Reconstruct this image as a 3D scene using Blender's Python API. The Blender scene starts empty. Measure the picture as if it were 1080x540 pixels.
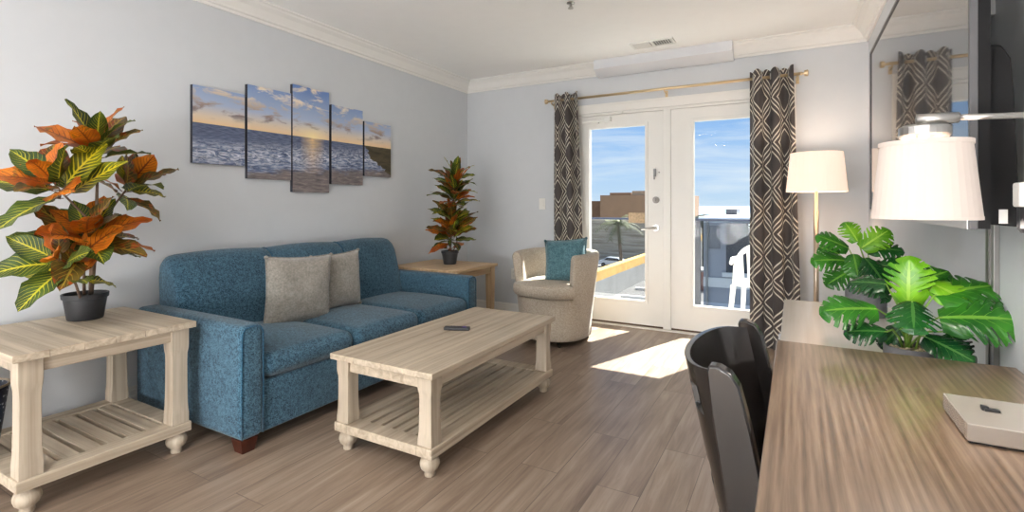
import bpy, bmesh, math, random
from mathutils import Vector, Matrix, noise
PI = math.pi
C = bpy.context.scene.collection
sc = bpy.context.scene

# ------------------------------------------------------------------ camera geometry
F, H, YAW = 530.0, 1.16, math.radians(29.3)
fx, fy = -math.sin(YAW), math.cos(YAW)
rx, ry = math.cos(YAW), math.sin(YAW)
def _d(u): return fx*F + rx*(u-540), fy*F + ry*(u-540)
def atX(u, v, x):
    a, b = _d(u); s = x/a; return Vector((x, b*s, H + (216-v)*s))
def atY(u, v, y):
    a, b = _d(u); s = y/b; return Vector((a*s, y, H + (216-v)*s))
def atZ(u, v, z):
    a, b = _d(u); s = (z-H)/(216-v); return Vector((a*s, b*s, z))
LX, RX, BY, FYB, CZ = -3.23, 0.50, 4.72, -4.6, 2.54     # room

# ------------------------------------------------------------------ materials
def srgb(r, g, b):
    f = lambda c: (c/255/12.92) if c/255 <= .04045 else ((c/255+.055)/1.055)**2.4
    return (f(r), f(g), f(b), 1)
class NT:
    def __init__(s, name):
        s.m = bpy.data.materials.new(name); s.m.use_nodes = True
        s.t = s.m.node_tree; s.t.nodes.clear()
        s.out = s.n('ShaderNodeOutputMaterial'); s.p = s.n('ShaderNodeBsdfPrincipled')
        s.link(s.p.outputs[0], s.out.inputs['Surface'])
    def n(s, typ, **kw):
        nd = s.t.nodes.new(typ)
        for k, v in kw.items(): setattr(nd, k, v)
        return nd
    def link(s, a, b): s.t.links.new(a, b)
    def set(s, sock, v):
        if hasattr(v, 'is_output') or isinstance(v, bpy.types.NodeSocket): s.link(v, sock)
        else: sock.default_value = v
    def math(s, op, a, b=None, clamp=False):
        nd = s.n('ShaderNodeMath', operation=op); nd.use_clamp = clamp
        s.set(nd.inputs[0], a)
        if b is not None: s.set(nd.inputs[1], b)
        return nd.outputs[0]
    def mix(s, fac, a, b, blend='MIX'):
        nd = s.n('ShaderNodeMix', data_type='RGBA', blend_type=blend)
        s.set(nd.inputs[0], fac); s.set(nd.inputs[6], a); s.set(nd.inputs[7], b)
        return nd.outputs[2]
    def coord(s, kind='Object', scale=(1,1,1), rot=(0,0,0)):
        tc = s.n('ShaderNodeTexCoord'); mp = s.n('ShaderNodeMapping')
        mp.inputs['Scale'].default_value = scale; mp.inputs['Rotation'].default_value = rot
        s.link(tc.outputs[kind], mp.inputs[0]); return mp.outputs[0]
    def noise(s, vec, scale=5, detail=4, rough=.55, dist=0):
        nd = s.n('ShaderNodeTexNoise'); s.link(vec, nd.inputs['Vector'])
        nd.inputs['Scale'].default_value = scale; nd.inputs['Detail'].default_value = detail
        nd.inputs['Roughness'].default_value = rough; nd.inputs['Distortion'].default_value = dist
        return nd.outputs['Fac']
    def ramp(s, fac, stops, interp='LINEAR'):
        nd = s.n('ShaderNodeValToRGB'); nd.color_ramp.interpolation = interp
        el = nd.color_ramp.elements
        while len(el) < len(stops): el.new(.5)
        for e, (p, c) in zip(el, stops): e.position = p; e.color = c
        s.link(fac, nd.inputs[0]); return nd.outputs[0]
    def bump(s, h, strength=.3, dist=.01):
        nd = s.n('ShaderNodeBump'); nd.inputs['Strength'].default_value = strength
        nd.inputs['Distance'].default_value = dist; s.link(h, nd.inputs['Height'])
        s.link(nd.outputs[0], s.p.inputs['Normal'])
    def base(s, v): s.set(s.p.inputs['Base Color'], v)
    def par(s, **kw):
        for k, v in kw.items(): s.set(s.p.inputs[k.replace('_', ' ')], v)
        return s
def plain(name, col, rough=.5, metal=0, spec=.5, var=.04, vs=9, bump=0, bs=200):
    m = NT(name); v = m.coord()
    n = m.noise(v, vs, 3)
    c2 = tuple(min(1, c*(1+2*var)) for c in col[:3])+(1,); c1 = tuple(c*(1-2*var) for c in col[:3])+(1,)
    m.base(m.ramp(n, [(.3, c1), (.7, c2)])); m.par(Roughness=rough, Metallic=metal)
    m.p.inputs['Specular IOR Level'].default_value = spec
    if bump: m.bump(m.noise(v, bs, 2), bump, .002)
    return m.m
def fabric(name, dark, light, scale=260, rough=.95, sheen=.2, bump=.5):
    m = NT(name); v = m.coord()
    n1 = m.noise(v, scale, 2, .7); n2 = m.noise(v, scale*.35, 3, .6); n3 = m.noise(v, 4, 2)
    f = m.math('ADD', m.math('MULTIPLY', n1, .65), m.math('MULTIPLY', n2, .35))
    f = m.math('ADD', f, m.math('MULTIPLY', m.math('SUBTRACT', n3, .5), .12))
    m.base(m.ramp(f, [(.38, dark), (.62, light)])); m.par(Roughness=rough)
    m.p.inputs['Sheen Weight'].default_value = sheen; m.p.inputs['Specular IOR Level'].default_value = .2
    m.bump(f, bump, .003); return m.m
def wood(name, dark, light, axis='Y', scale=1.0, rough=.5, coat=0, contrast=(.35, .68), bump=.12, streak=30):
    m = NT(name)
    st = {'X': (.06*streak/3, streak, streak), 'Y': (streak, .06*streak/3, streak), 'Z': (streak, streak, .06*streak/3)}[axis]
    v = m.coord('Object', tuple(a*scale for a in st)); v2 = m.coord('Object', (2, 2, 2))
    n = m.noise(v, 1, 5, .6, .6); n2 = m.noise(v2, 1.6, 3)
    f = m.math('ADD', m.math('MULTIPLY', n, .8), m.math('MULTIPLY', n2, .2))
    m.base(m.ramp(f, [(contrast[0], dark), (contrast[1], light)])); m.par(Roughness=rough)
    if coat: m.p.inputs['Coat Weight'].default_value = coat; m.p.inputs['Coat Roughness'].default_value = .12
    m.bump(f, bump, .002); return m.m
def emis(name, col, strength, base=None, rough=.6):
    m = NT(name); m.base(base or col); m.par(Roughness=rough)
    m.p.inputs['Emission Color'].default_value = col; m.p.inputs['Emission Strength'].default_value = strength
    return m.m
def glass(name, tint=(1,1,1,1), refl=.06, rough=.0):
    m = NT(name); t = m.n('ShaderNodeBsdfTransparent'); g = m.n('ShaderNodeBsdfGlossy')
    t.inputs[0].default_value = tint; g.inputs['Roughness'].default_value = rough
    fr = m.n('ShaderNodeFresnel'); fr.inputs[0].default_value = 1.45
    mx = m.n('ShaderNodeMixShader'); m.link(m.math('MULTIPLY', fr.outputs[0], refl*16, True), mx.inputs[0])
    m.link(t.outputs[0], mx.inputs[1]); m.link(g.outputs[0], mx.inputs[2]); m.link(mx.outputs[0], m.out.inputs['Surface'])
    return m.m

M = {}
M['wall'] = plain('wall_paint', srgb(207, 211, 215), .75, var=.006, bump=.06, bs=350)
M['ceil'] = plain('ceiling_paint', srgb(249, 249, 247), .8, var=.004)
M['trim'] = plain('white_trim_paint', srgb(238, 237, 233), .42, var=.006)
M['door'] = plain('white_door_paint', srgb(236, 236, 232), .35, var=.005)
M['washed'] = wood('whitewashed_wood', srgb(146, 131, 112), srgb(198, 184, 163), 'Y', rough=.55, contrast=(.3, .62), bump=.2)
M['washedX'] = wood('whitewashed_wood_cross', srgb(146, 131, 112), srgb(198, 184, 163), 'X', rough=.55, contrast=(.3, .62), bump=.2)
M['washedZ'] = wood('whitewashed_wood_upright', srgb(146, 132, 114), srgb(192, 179, 160), 'Z', rough=.6, contrast=(.3, .62), bump=.35)
M['oak'] = wood('pale_oak', srgb(178, 146, 108), srgb(222, 194, 156), 'Y', rough=.5)
M['oakZ'] = wood('pale_oak_upright', srgb(178, 146, 108), srgb(222, 194, 156), 'Z', rough=.5)
M['blue'] = fabric('blue_heather_fabric', srgb(22, 48, 64), srgb(80, 116, 136), 170)
M['bluepipe'] = fabric('dark_blue_piping', srgb(18, 48, 68), srgb(50, 100, 128), 200)
M['grey'] = fabric('grey_brushed_fabric', srgb(124, 119, 112), srgb(156, 151, 142), 90, bump=.3, sheen=.5)
M['beige'] = fabric('beige_tweed_fabric', srgb(150, 139, 124), srgb(192, 181, 165), 220)
M['teal'] = fabric('teal_knit_fabric', srgb(52, 86, 96), srgb(98, 134, 142), 110, bump=.8)
M['mahog'] = wood('reddish_brown_wood', srgb(44, 18, 12), srgb(84, 38, 24), 'Z', rough=.35)
M['steel'] = plain('brushed_steel', srgb(190, 188, 184), .28, 1, var=.02)
M['brass'] = plain('brushed_brass', srgb(212, 190, 154), .35, .85, var=.03)
M['champ'] = plain('champagne_metal', srgb(196, 180, 160), .32, .9, var=.02)
M['black'] = plain('matte_black_plastic', srgb(34, 34, 36), .45, var=.03)
M['blackpot'] = plain('black_plastic_pot', srgb(42, 43, 46), .5, var=.04)
M['greypot'] = plain('grey_cement_pot', srgb(112, 112, 116), .75, var=.08, vs=40, bump=.2)
M['soil'] = plain('dark_soil', srgb(52, 42, 34), .95, var=.3, vs=120, bump=.8, bs=150)
M['pebble'] = plain('pebbles', srgb(176, 160, 132), .8, var=.35, vs=110, bump=1, bs=90)
M['whiteplastic'] = plain('white_plastic', srgb(232, 232, 228), .35, var=.01)
M['stem'] = plain('brown_stem', srgb(108, 88, 72), .8, var=.12, vs=60)
M['gstem'] = plain('green_stem', srgb(120, 158, 60), .5, var=.1)

# floor planks
m = NT('wood_plank_floor'); tc = m.n('ShaderNodeTexCoord'); sx = m.n('ShaderNodeSeparateXYZ'); m.link(tc.outputs['Object'], sx.inputs[0])
cb = m.n('ShaderNodeCombineXYZ'); m.link(sx.outputs[1], cb.inputs[0]); m.link(sx.outputs[0], cb.inputs[1])
br = m.n('ShaderNodeTexBrick'); m.link(cb.outputs[0], br.inputs['Vector'])
br.offset = .37; br.offset_frequency = 2
for k, v in (('Scale', 1), ('Brick Width', 1.22), ('Row Height', .178), ('Mortar Size', .0018), ('Mortar Smooth', .2), ('Bias', 0)): br.inputs[k].default_value = v
br.inputs['Color1'].default_value = (0, 0, 0, 1); br.inputs['Color2'].default_value = (1, 1, 1, 1); br.inputs['Mortar'].default_value = (.5, .5, .5, 1)
cell = br.outputs['Color']
off = m.n('ShaderNodeVectorMath', operation='MULTIPLY_ADD'); m.link(cell, off.inputs[0]); off.inputs[1].default_value = (37, 11, 5); m.link(tc.outputs['Object'], off.inputs[2])
mp = m.n('ShaderNodeMapping'); mp.inputs['Scale'].default_value = (26, 1.5, 1); m.link(off.outputs[0], mp.inputs[0])
g = m.noise(mp.outputs[0], 1, 6, .62, 1.2)
mp2 = m.n('ShaderNodeMapping'); mp2.inputs['Scale'].default_value = (7, .9, 1); m.link(off.outputs[0], mp2.inputs[0])
g2 = m.noise(mp2.outputs[0], 1, 3, .5, 1.5)
f = m.math('ADD', m.math('MULTIPLY', g, .6), m.math('MULTIPLY', g2, .4))
f = m.math('ADD', f, m.math('MULTIPLY', m.math('SUBTRACT', cell, .5), .11))
col = m.ramp(f, [(.3, srgb(104, 87, 74)), (.5, srgb(141, 123, 107)), (.7, srgb(170, 154, 137))])
m.base(m.mix(m.math('MULTIPLY', br.outputs['Fac'], .6), col, srgb(70, 58, 50)))
m.par(Roughness=m.math('ADD', m.math('MULTIPLY', g, .2), .26)); m.bump(m.math('SUBTRACT', f, br.outputs['Fac']), .12, .003)
M['floor'] = m.m
# desk laminate
m = NT('brown_wood_laminate'); v = m.coord('Object', (9, .55, 1))
w = m.n('ShaderNodeTexWave', wave_type='BANDS', bands_direction='X'); m.link(v, w.inputs[0])
for k, a in (('Scale', 2.2), ('Distortion', 5.0), ('Detail', 3), ('Detail Scale', .8)): w.inputs[k].default_value = a
n = m.noise(m.coord('Object', (120, 4, 1)), 1, 3, .6)
f = m.math('ADD', m.math('MULTIPLY', w.outputs[1], .12), m.math('MULTIPLY', n, .7))
m.base(m.ramp(f, [(.25, srgb(88, 70, 56)), (.42, srgb(116, 96, 78)), (.6, srgb(140, 120, 100))]))
m.par(Roughness=.3); m.p.inputs['Coat Weight'].default_value = .35; m.p.inputs['Coat Roughness'].default_value = .1
m.bump(f, .12, .001); M['desk'] = m.m
M['cream'] = wood('pale_ash_laminate', srgb(240, 234, 222), srgb(252, 248, 240), 'Y', rough=.2, coat=.4, bump=.03)

# curtain cloth, UV in metres
m = NT('patterned_curtain_cloth'); tc = m.n('ShaderNodeTexCoord'); sx = m.n('ShaderNodeSeparateXYZ'); m.link(tc.outputs['UV'], sx.inputs[0])
def tri(val, per, ph=0):
    a = m.math('FRACT', m.math('ADD', m.math('DIVIDE', val, per), ph)); return m.math('ABSOLUTE', m.math('SUBTRACT', m.math('MULTIPLY', a, 2), 1))
def lines(px, pz, ph, rings):
    d = m.math('ADD', tri(sx.outputs[0], px, ph), tri(sx.outputs[1], pz, ph*.6)); e = m.math('ABSOLUTE', m.math('SUBTRACT', d, 1)); tot = None
    for r, w_ in rings:
        a = m.math('LESS_THAN', m.math('ABSOLUTE', m.math('SUBTRACT', e, r)), w_)
        tot = a if tot is None else m.math('MAXIMUM', tot, a)
    return tot
l1 = lines(.30, .37, 0, [(.11, .036), (.38, .036)])
nn = m.noise(m.coord('UV', (500, 500, 1)), 1, 2)
m.base(m.mix(l1, m.ramp(nn, [(.3, srgb(56, 54, 56)), (.7, srgb(84, 80, 80))]), srgb(226, 217, 200)))
m.par(Roughness=.9); m.p.inputs['Sheen Weight'].default_value = .1
tl = m.n('ShaderNodeBsdfTranslucent'); tl.inputs[0].default_value = srgb(150, 110, 80); mx = m.n('ShaderNodeMixShader'); mx.inputs[0].default_value = .12
m.link(m.p.outputs[0], mx.inputs[1]); m.link(tl.outputs[0], mx.inputs[2]); m.link(mx.outputs[0], m.out.inputs[0])
M['curtain'] = m.m

# seascape print (UV runs over the whole group of canvases)
m = NT('seascape_print'); tc = m.n('ShaderNodeTexCoord'); sx = m.n('ShaderNodeSeparateXYZ'); m.link(tc.outputs['UV'], sx.inputs[0])
U, V = sx.outputs[0], sx.outputs[1]          # metres: U along the wall, V height
hz = 1.668
su = m.math('SUBTRACT', U, 2.60); sv = m.math('SUBTRACT', V, hz+.005)
dist = m.math('SQRT', m.math('ADD', m.math('MULTIPLY', su, su), m.math('MULTIPLY', m.math('MULTIPLY', sv, sv), 3)))
sky = m.ramp(m.math('SUBTRACT', V, hz), [(0, srgb(240, 206, 158)), (.05, srgb(226, 208, 186)), (.13, srgb(170, 186, 212)), (.38, srgb(92, 126, 184))])
cl = m.noise(m.coord('UV', (6, 17, 1)), 1, 5, .6, .4)
clf = m.math('MULTIPLY', m.math('SUBTRACT', cl, .50), 8, True)
skyh = m.math('MULTIPLY', m.math('SUBTRACT', m.math('SUBTRACT', V, hz), .03), 20, True)
clcol = m.ramp(m.math('SUBTRACT', V, hz), [(.05, srgb(108, 96, 104)), (.12, srgb(160, 140, 132)), (.26, srgb(240, 226, 206))])
sky = m.mix(m.math('MULTIPLY', clf, skyh), sky, clcol)
glow = m.math('SUBTRACT', 1, m.math('MULTIPLY', dist, 4.2), True); glow = m.math('POWER', glow, 2.2)
sky = m.mix(glow, sky, srgb(255, 236, 176))
dep = m.math('SUBTRACT', hz, V)
wv = m.noise(m.coord('UV', (12, 70, 1)), 1, 6, .6, .5)
wfar = m.noise(m.coord('UV', (20, 190, 1)), 1, 3, .5, .2)
seafar = m.ramp(wfar, [(.35, srgb(62, 74, 104)), (.65, srgb(110, 120, 146))])
seanear = m.ramp(wv, [(.36, srgb(52, 66, 98)), (.52, srgb(106, 122, 154)), (.64, srgb(178, 184, 200))])
sea = m.mix(m.math('MULTIPLY', m.math('SUBTRACT', dep, .07), 14, True), seafar, seanear)
foamn = m.noise(m.coord('UV', (11, 30, 1)), 1, 6, .75, 2.0)
band = m.math('SUBTRACT', 1, m.math('MULTIPLY', m.math('ABSOLUTE', m.math('SUBTRACT', dep, m.math('ADD', .15, m.math('MULTIPLY', m.math('SUBTRACT', 2.6, U), .06)))), 9), True)
foam = m.math('MULTIPLY', m.math('MULTIPLY', m.math('SUBTRACT', foamn, .47), 7, True), band)
sea = m.mix(foam, sea, srgb(226, 228, 238))
bn = m.noise(m.coord('UV', (7, 22, 1)), 1, 5, .6, .6)
beachf = m.math('MULTIPLY', m.math('SUBTRACT', m.math('ADD', dep, m.math('MULTIPLY', m.math('SUBTRACT', bn, .5), .16)), m.math('SUBTRACT', .26, m.math('MULTIPLY', m.math('SUBTRACT', U, 2.2), .07))), 24, True)
beach = m.ramp(wv, [(.3, srgb(84, 78, 80)), (.6, srgb(136, 126, 124)), (.75, srgb(176, 160, 146))])
sea = m.mix(beachf, sea, beach)
gl = m.math('MULTIPLY', m.math('SUBTRACT', 1, m.math('MULTIPLY', m.math('ABSOLUTE', su), 9), True), m.math('SUBTRACT', 1, m.math('MULTIPLY', dep, 3.4), True))
sea = m.mix(m.math('MULTIPLY', gl, m.math('MULTIPLY', wv, 1.5, True)), sea, srgb(255, 214, 150))
land = m.math('MULTIPLY', m.math('GREATER_THAN', m.math('ADD', U, m.math('MULTIPLY', bn, .22)), m.math('ADD', 3.24, m.math('MULTIPLY', m.math('POWER', m.math('ABSOLUTE', dep), 1.6), 3.2))), m.math('LESS_THAN', dep, .30))
sea = m.mix(land, sea, m.ramp(bn, [(.3, srgb(50, 46, 30)), (.7, srgb(96, 84, 58))]))
final = m.mix(m.math('GREATER_THAN', V, hz), sea, sky)
m.base(final); m.par(Roughness=.6); M['print'] = m.m
M['canvasedge'] = plain('dark_canvas_edge', srgb(48, 50, 60), .8, var=.1)

def leafmat(name, a, b, vein, veinw=.2, nv=9, patch=None, pt=.52, rough=.38):
    m = NT(name); tc = m.n('ShaderNodeTexCoord'); sx = m.n('ShaderNodeSeparateXYZ'); m.link(tc.outputs['UV'], sx.inputs[0])
    au = m.math('ABSOLUTE', sx.outputs[0])
    s = m.math('FRACT', m.math('SUBTRACT', m.math('MULTIPLY', sx.outputs[1], nv), m.math('MULTIPLY', au, nv*.28)))
    n = m.noise(m.coord('Object', (1, 1, 1)), 34, 3)
    w = m.math('MULTIPLY', m.math('SUBTRACT', 1.15, au), veinw)
    w = m.math('MULTIPLY', w, m.math('MULTIPLY', n, 2))
    ve = m.math('LESS_THAN', m.math('ABSOLUTE', m.math('SUBTRACT', s, .5)), m.math('MULTIPLY', w, .5))
    mid = m.math('LESS_THAN', au, .07)
    n2 = m.noise(m.coord('Object', (1, 1, 1)), 9, 2)
    c = m.ramp(n2, [(.38, a), (.6, b)])
    if patch: c = m.mix(m.math('MULTIPLY', m.math('SUBTRACT', n, pt), 9, True), c, patch)
    c = m.mix(m.math('MAXIMUM', ve, mid), c, vein)
    m.base(c); m.par(Roughness=rough)
    tr = m.n('ShaderNodeBsdfTranslucent'); m.link(c, tr.inputs[0]); mx = m.n('ShaderNodeMixShader'); mx.inputs[0].default_value = .22
    m.link(m.p.outputs[0], mx.inputs[1]); m.link(tr.outputs[0], mx.inputs[2]); m.link(mx.outputs[0], m.out.inputs[0])
    m.bump(ve, .25, .003); return m.m
CRO = [leafmat('croton_green_leaf', srgb(30, 52, 20), srgb(70, 92, 34), srgb(196, 190, 52), .15, 11),
       leafmat('croton_orange_leaf', srgb(160, 72, 16), srgb(218, 126, 28), srgb(128, 60, 20), .22, 10, patch=srgb(128, 92, 24), pt=.56),
       leafmat('croton_dark_leaf', srgb(52, 48, 24), srgb(104, 84, 34), srgb(168, 140, 50), .16, patch=srgb(150, 66, 24)),
       leafmat('croton_yellow_leaf', srgb(52, 66, 20), srgb(120, 124, 30), srgb(222, 204, 44), .34, 10)]
MON = [leafmat('monstera_bright_leaf', srgb(64, 138, 20), srgb(126, 190, 34), srgb(160, 208, 70), .05, 6, rough=.3),
       leafmat('monstera_green_leaf', srgb(24, 88, 24), srgb(58, 132, 34), srgb(112, 168, 60), .05, 6, rough=.28),
       leafmat('monstera_dark_leaf', srgb(14, 58, 30), srgb(30, 92, 36), srgb(76, 132, 62), .05, 6, rough=.25)]

# ------------------------------------------------------------------ mesh helpers
def bm_(): return bmesh.new()
def box(bm, x0, x1, y0, y1, z0, z1, mi=0):
    vs = [bm.verts.new((x, y, z)) for z in (z0, z1) for y in (y0, y1) for x in (x0, x1)]
    for f in ((0,2,3,1), (4,5,7,6), (0,1,5,4), (2,6,7,3), (0,4,6,2), (1,3,7,5)):
        fc = bm.faces.new([vs[i] for i in f]); fc.material_index = mi
    return vs
def puff(bm, x0, x1, y0, y1, z0, z1, bx=0, by=0, bz=0, cuts=8, power=1.0):
    b2 = bmesh.new(); bmesh.ops.create_cube(b2, size=2)
    bmesh.ops.subdivide_edges(b2, edges=b2.edges[:], cuts=cuts, use_grid_fill=True)
    cx, cy, cz = (x0+x1)/2, (y0+y1)/2, (z0+z1)/2; hx, hy, hz_ = (x1-x0)/2, (y1-y0)/2, (z1-z0)/2
    mp = {}
    for v in b2.verts:
        x, y, z = v.co
        gx, gy, gz = (1-x*x)**power, (1-y*y)**power, (1-z*z)**power
        nv = Vector((cx+hx*x + bx*gy*gz*x, cy+hy*y + by*gx*gz*y, cz+hz_*z + bz*gx*gy*z)); mp[v] = bm.verts.new(nv)
    for f in b2.faces: bm.faces.new([mp[v] for v in f.verts])
    b2.free()
def rbox(bm, x0, x1, y0, y1, z0, z1, r, bx=0, by=0, bz=0, n=6):
    """upholstered box: rounded edges of radius r plus a soft bulge"""
    cs_ = []
    for lo, hi in ((x0, x1), (y0, y1), (z0, z1)):
        h = (hi-lo)/2; rr = min(r, h*.98); e = [-h + rr*(1-math.tan((1-k/4)*PI/4)) for k in range(5)]
        mid = [-h+rr + (2*h-2*rr)*k/n for k in range(1, n)]
        cs_.append((lo+h, h, rr, e + mid + [-v for v in e[::-1]]))
    C_ = [c[0] for c in cs_]; Hh = [c[1] for c in cs_]; cache = {}
    def V(p):
        key = tuple(round(v, 6) for v in p)
        if key in cache: return cache[key]
        q = [max(-(h-r_), min(h-r_, v)) for v, (_, h, r_, _2) in zip(p, cs_)]
        d = Vector([a-b for a, b in zip(p, q)]); R_ = cs_[0][2] if False else min(c[2] for c in cs_)
        if d.length > 1e-9: w = [b+dd/d.length*R_ for b, dd in zip(q, d)]
        else: w = list(p)
        g = [1-(v/h)**2 for v, h in zip(p, Hh)]
        w[0] += bx*g[1]*g[2]*p[0]/Hh[0]; w[1] += by*g[0]*g[2]*p[1]/Hh[1]; w[2] += bz*g[0]*g[1]*p[2]/Hh[2]
        cache[key] = bm.verts.new([a+b for a, b in zip(w, C_)]); return cache[key]
    for ax in range(3):
        o1, o2 = [(1, 2), (2, 0), (0, 1)][ax]
        for sg in (-1, 1):
            for a0, a1 in zip(cs_[o1][3], cs_[o1][3][1:]):
                for b0, b1 in zip(cs_[o2][3], cs_[o2][3][1:]):
                    vs = []
                    for a, b in ((a0, b0), (a1, b0), (a1, b1), (a0, b1)):
                        p = [0, 0, 0]; p[ax] = sg*Hh[ax]; p[o1] = a; p[o2] = b; vs.append(V(p))
                    if len(set(vs)) == 4: bm.faces.new(vs if sg > 0 else vs[::-1])
def prism(bm, pts, lo, hi, axis='y', mi=0):
    """closed outline pts (a,b) extruded along axis from lo to hi. axis y: (x,z); axis x: (y,z); axis z: (x,y)"""
    mk = {'y': lambda a, b, t: (a, t, b), 'x': lambda a, b, t: (t, a, b), 'z': lambda a, b, t: (a, b, t)}[axis]
    A = [bm.verts.new(mk(a, b, lo)) for a, b in pts]; B = [bm.verts.new(mk(a, b, hi)) for a, b in pts]
    n = len(pts); fs = [bm.faces.new(A[::-1]), bm.faces.new(B)]
    for i in range(n): fs.append(bm.faces.new((A[i], A[(i+1) % n], B[(i+1) % n], B[i])))
    for f in fs: f.material_index = mi
def lathe(bm, prof, cx=0, cy=0, n=28, cap=True, z0=0):
    rings = []
    for r, z in prof:
        rings.append([bm.verts.new((cx+r*math.cos(2*PI*k/n), cy+r*math.sin(2*PI*k/n), z0+z)) for k in range(n)])
    for a, b in zip(rings, rings[1:]):
        for k in range(n): bm.faces.new((a[k], a[(k+1) % n], b[(k+1) % n], b[k]))
    if cap: bm.faces.new(rings[0][::-1]); bm.faces.new(rings[-1])
def tube(bm, pts, rad, n=8, cap=True, mi=0):
    nf0 = len(bm.faces)
    pts = [Vector(p) for p in pts]; rings = []
    up = Vector((0, 0, 1)); prev = None
    for i, p in enumerate(pts):
        t = (pts[min(i+1, len(pts)-1)] - pts[max(i-1, 0)]).normalized()
        a = prev if prev is not None else (up.cross(t) if abs(t.z) < .95 else Vector((1, 0, 0)).cross(t))
        a = (a - t*a.dot(t)).normalized(); prev = a; b = t.cross(a)
        r = rad[i] if isinstance(rad, (list, tuple)) else rad
        rings.append([bm.verts.new(p + a*r*math.cos(2*PI*k/n) + b*r*math.sin(2*PI*k/n)) for k in range(n)])
    for q, w in zip(rings, rings[1:]):
        for k in range(n): bm.faces.new((q[k], q[(k+1) % n], w[(k+1) % n], w[k]))
    if cap: bm.faces.new(rings[0][::-1]); bm.faces.new(rings[-1])
    if mi:
        bm.faces.ensure_lookup_table()
        for f in bm.faces[nf0:]: f.material_index = mi
def rings_loft(bm, rings, cap=True, closed=True):
    R = [[bm.verts.new(p) for p in r] for r in rings]; n = len(R[0])
    for a, b in zip(R, R[1:]):
        for k in range(n if closed else n-1): bm.faces.new((a[k], a[(k+1) % n], b[(k+1) % n], b[k]))
    if cap: bm.faces.new(R[0][::-1]); bm.faces.new(R[-1])
def mat4(o): return Matrix.Translation(o.location) @ Matrix.Rotation(o.rotation_euler.z, 4, 'Z')
def obj(name, bm, mat, parent=None, smooth=False, bevel=0, seg=2, world=False, sub=0, fixn=True):
    if fixn: bmesh.ops.recalc_face_normals(bm, faces=bm.faces[:])
    if world and parent:
        chain = []; p = parent
        while p: chain.append(p); p = p.parent
        mtx = Matrix()
        for p in reversed(chain): mtx = mtx @ mat4(p)
        bmesh.ops.transform(bm, matrix=mtx.inverted(), verts=bm.verts[:])
    me = bpy.data.meshes.new(name); bm.to_mesh(me); bm.free()
    for mm in (mat if isinstance(mat, (list, tuple)) else [mat]): me.materials.append(mm)
    o = bpy.data.objects.new(name, me); C.objects.link(o)
    if parent: o.parent = parent
    if smooth or bevel:
        for p in me.polygons: p.use_smooth = True
    if bevel:
        b = o.modifiers.new('bevel', 'BEVEL'); b.width = bevel; b.segments = seg; b.limit_method = 'ANGLE'; b.angle_limit = math.radians(32); b.harden_normals = True
    if sub:
        s = o.modifiers.new('sub', 'SUBSURF'); s.levels = sub; s.render_levels = sub
    return o
def thing(name, label, cat, loc=(0,0,0), rotz=0, group=None):
    o = bpy.data.objects.new(name, None); C.objects.link(o); o.location = loc; o.rotation_euler = (0, 0, rotz)
    o.empty_display_size = .1
    o['label'] = label; o['category'] = cat
    if group: o['group'] = group
    return o
def tag(o, label, cat, group=None):
    o['label'] = label; o['category'] = cat
    if group: o['group'] = group
    return o
def struct(name, bm, mat, parent=None, **kw):
    o = obj(name, bm, mat, parent, **kw)
    if not parent: o['kind'] = 'structure'
    return o
def B(*a):
    bm = bm_(); box(bm, *a); return bm
def dup(root, loc, rotz, label, group=None):
    def cp(o, par):
        c = o.copy(); C.objects.link(c); c.parent = par
        for ch in [q for q in bpy.data.objects if q.parent == o and q != c]: cp(ch, c)
        return c
    r = cp(root, None); r.location = loc; r.rotation_euler = (0, 0, rotz); r['label'] = label
    if group: r['group'] = group
    return r

# ------------------------------------------------------------------ room shell
T = .18
DX0, DX1, DZ = -1.98, -.07, 2.06            # door opening
struct('floor', B(LX-T, RX+T, FYB-T, BY+.12, -.12, 0), M['floor'])
struct('ceiling', B(LX-T, RX+T, FYB-T, BY+T, CZ, CZ+.12), M['ceil'])
struct('wall_left', B(LX-T, LX, FYB-T, BY+T, 0, CZ), M['wall'])
struct('wall_right', B(RX, RX+T, FYB-T, BY+T, 0, CZ), M['wall'])
struct('wall_rear', B(LX, RX, FYB-T, FYB, 0, CZ), M['wall'])
bm = bm_()
box(bm, LX, DX0, BY, BY+T, 0, CZ); box(bm, DX1, RX, BY, BY+T, 0, CZ); box(bm, DX0, DX1, BY, BY+T, DZ, CZ)
struct('wall_back', bm, M['wall'])
# crown moulding (profile: distance from wall, height)
cp = [(0, 2.42), (.012, 2.42), (.016, 2.436), (.03, 2.442), (.036, 2.455), (.062, 2.492), (.088, 2.512), (.094, 2.524), (.112, 2.53), (.112, 2.54), (0, 2.54)]
bm = bm_(); prism(bm, [(LX+a, b) for a, b in cp], FYB, BY, 'y'); struct('trim_1', bm, M['trim'])
bm = bm_(); prism(bm, [(RX-a, b) for a, b in cp], FYB, BY, 'y'); struct('trim_2', bm, M['trim'])
bm = bm_(); prism(bm, [(BY-a, b) for a, b in cp], LX+.001, RX-.001, 'x'); struct('trim_3', bm, M['trim'])
bp = [(0, 0), (.014, 0), (.014, .085), (.008, .1), (0, .1)]
bm = bm_(); prism(bm, [(LX+a, b) for a, b in bp], FYB, BY, 'y'); struct('baseboard_left', bm, M['trim'])
bm = bm_(); prism(bm, [(RX-a, b) for a, b in bp], FYB, BY, 'y'); struct('baseboard_right', bm, M['trim'])
bm = bm_(); prism(bm, [(BY-a, b) for a, b in bp], LX+.014, DX0-.09, 'x'); prism(bm, [(BY-a, b) for a, b in bp], DX1+.09, RX-.014, 'x'); struct('baseboard_back', bm, M['trim'])
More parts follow.
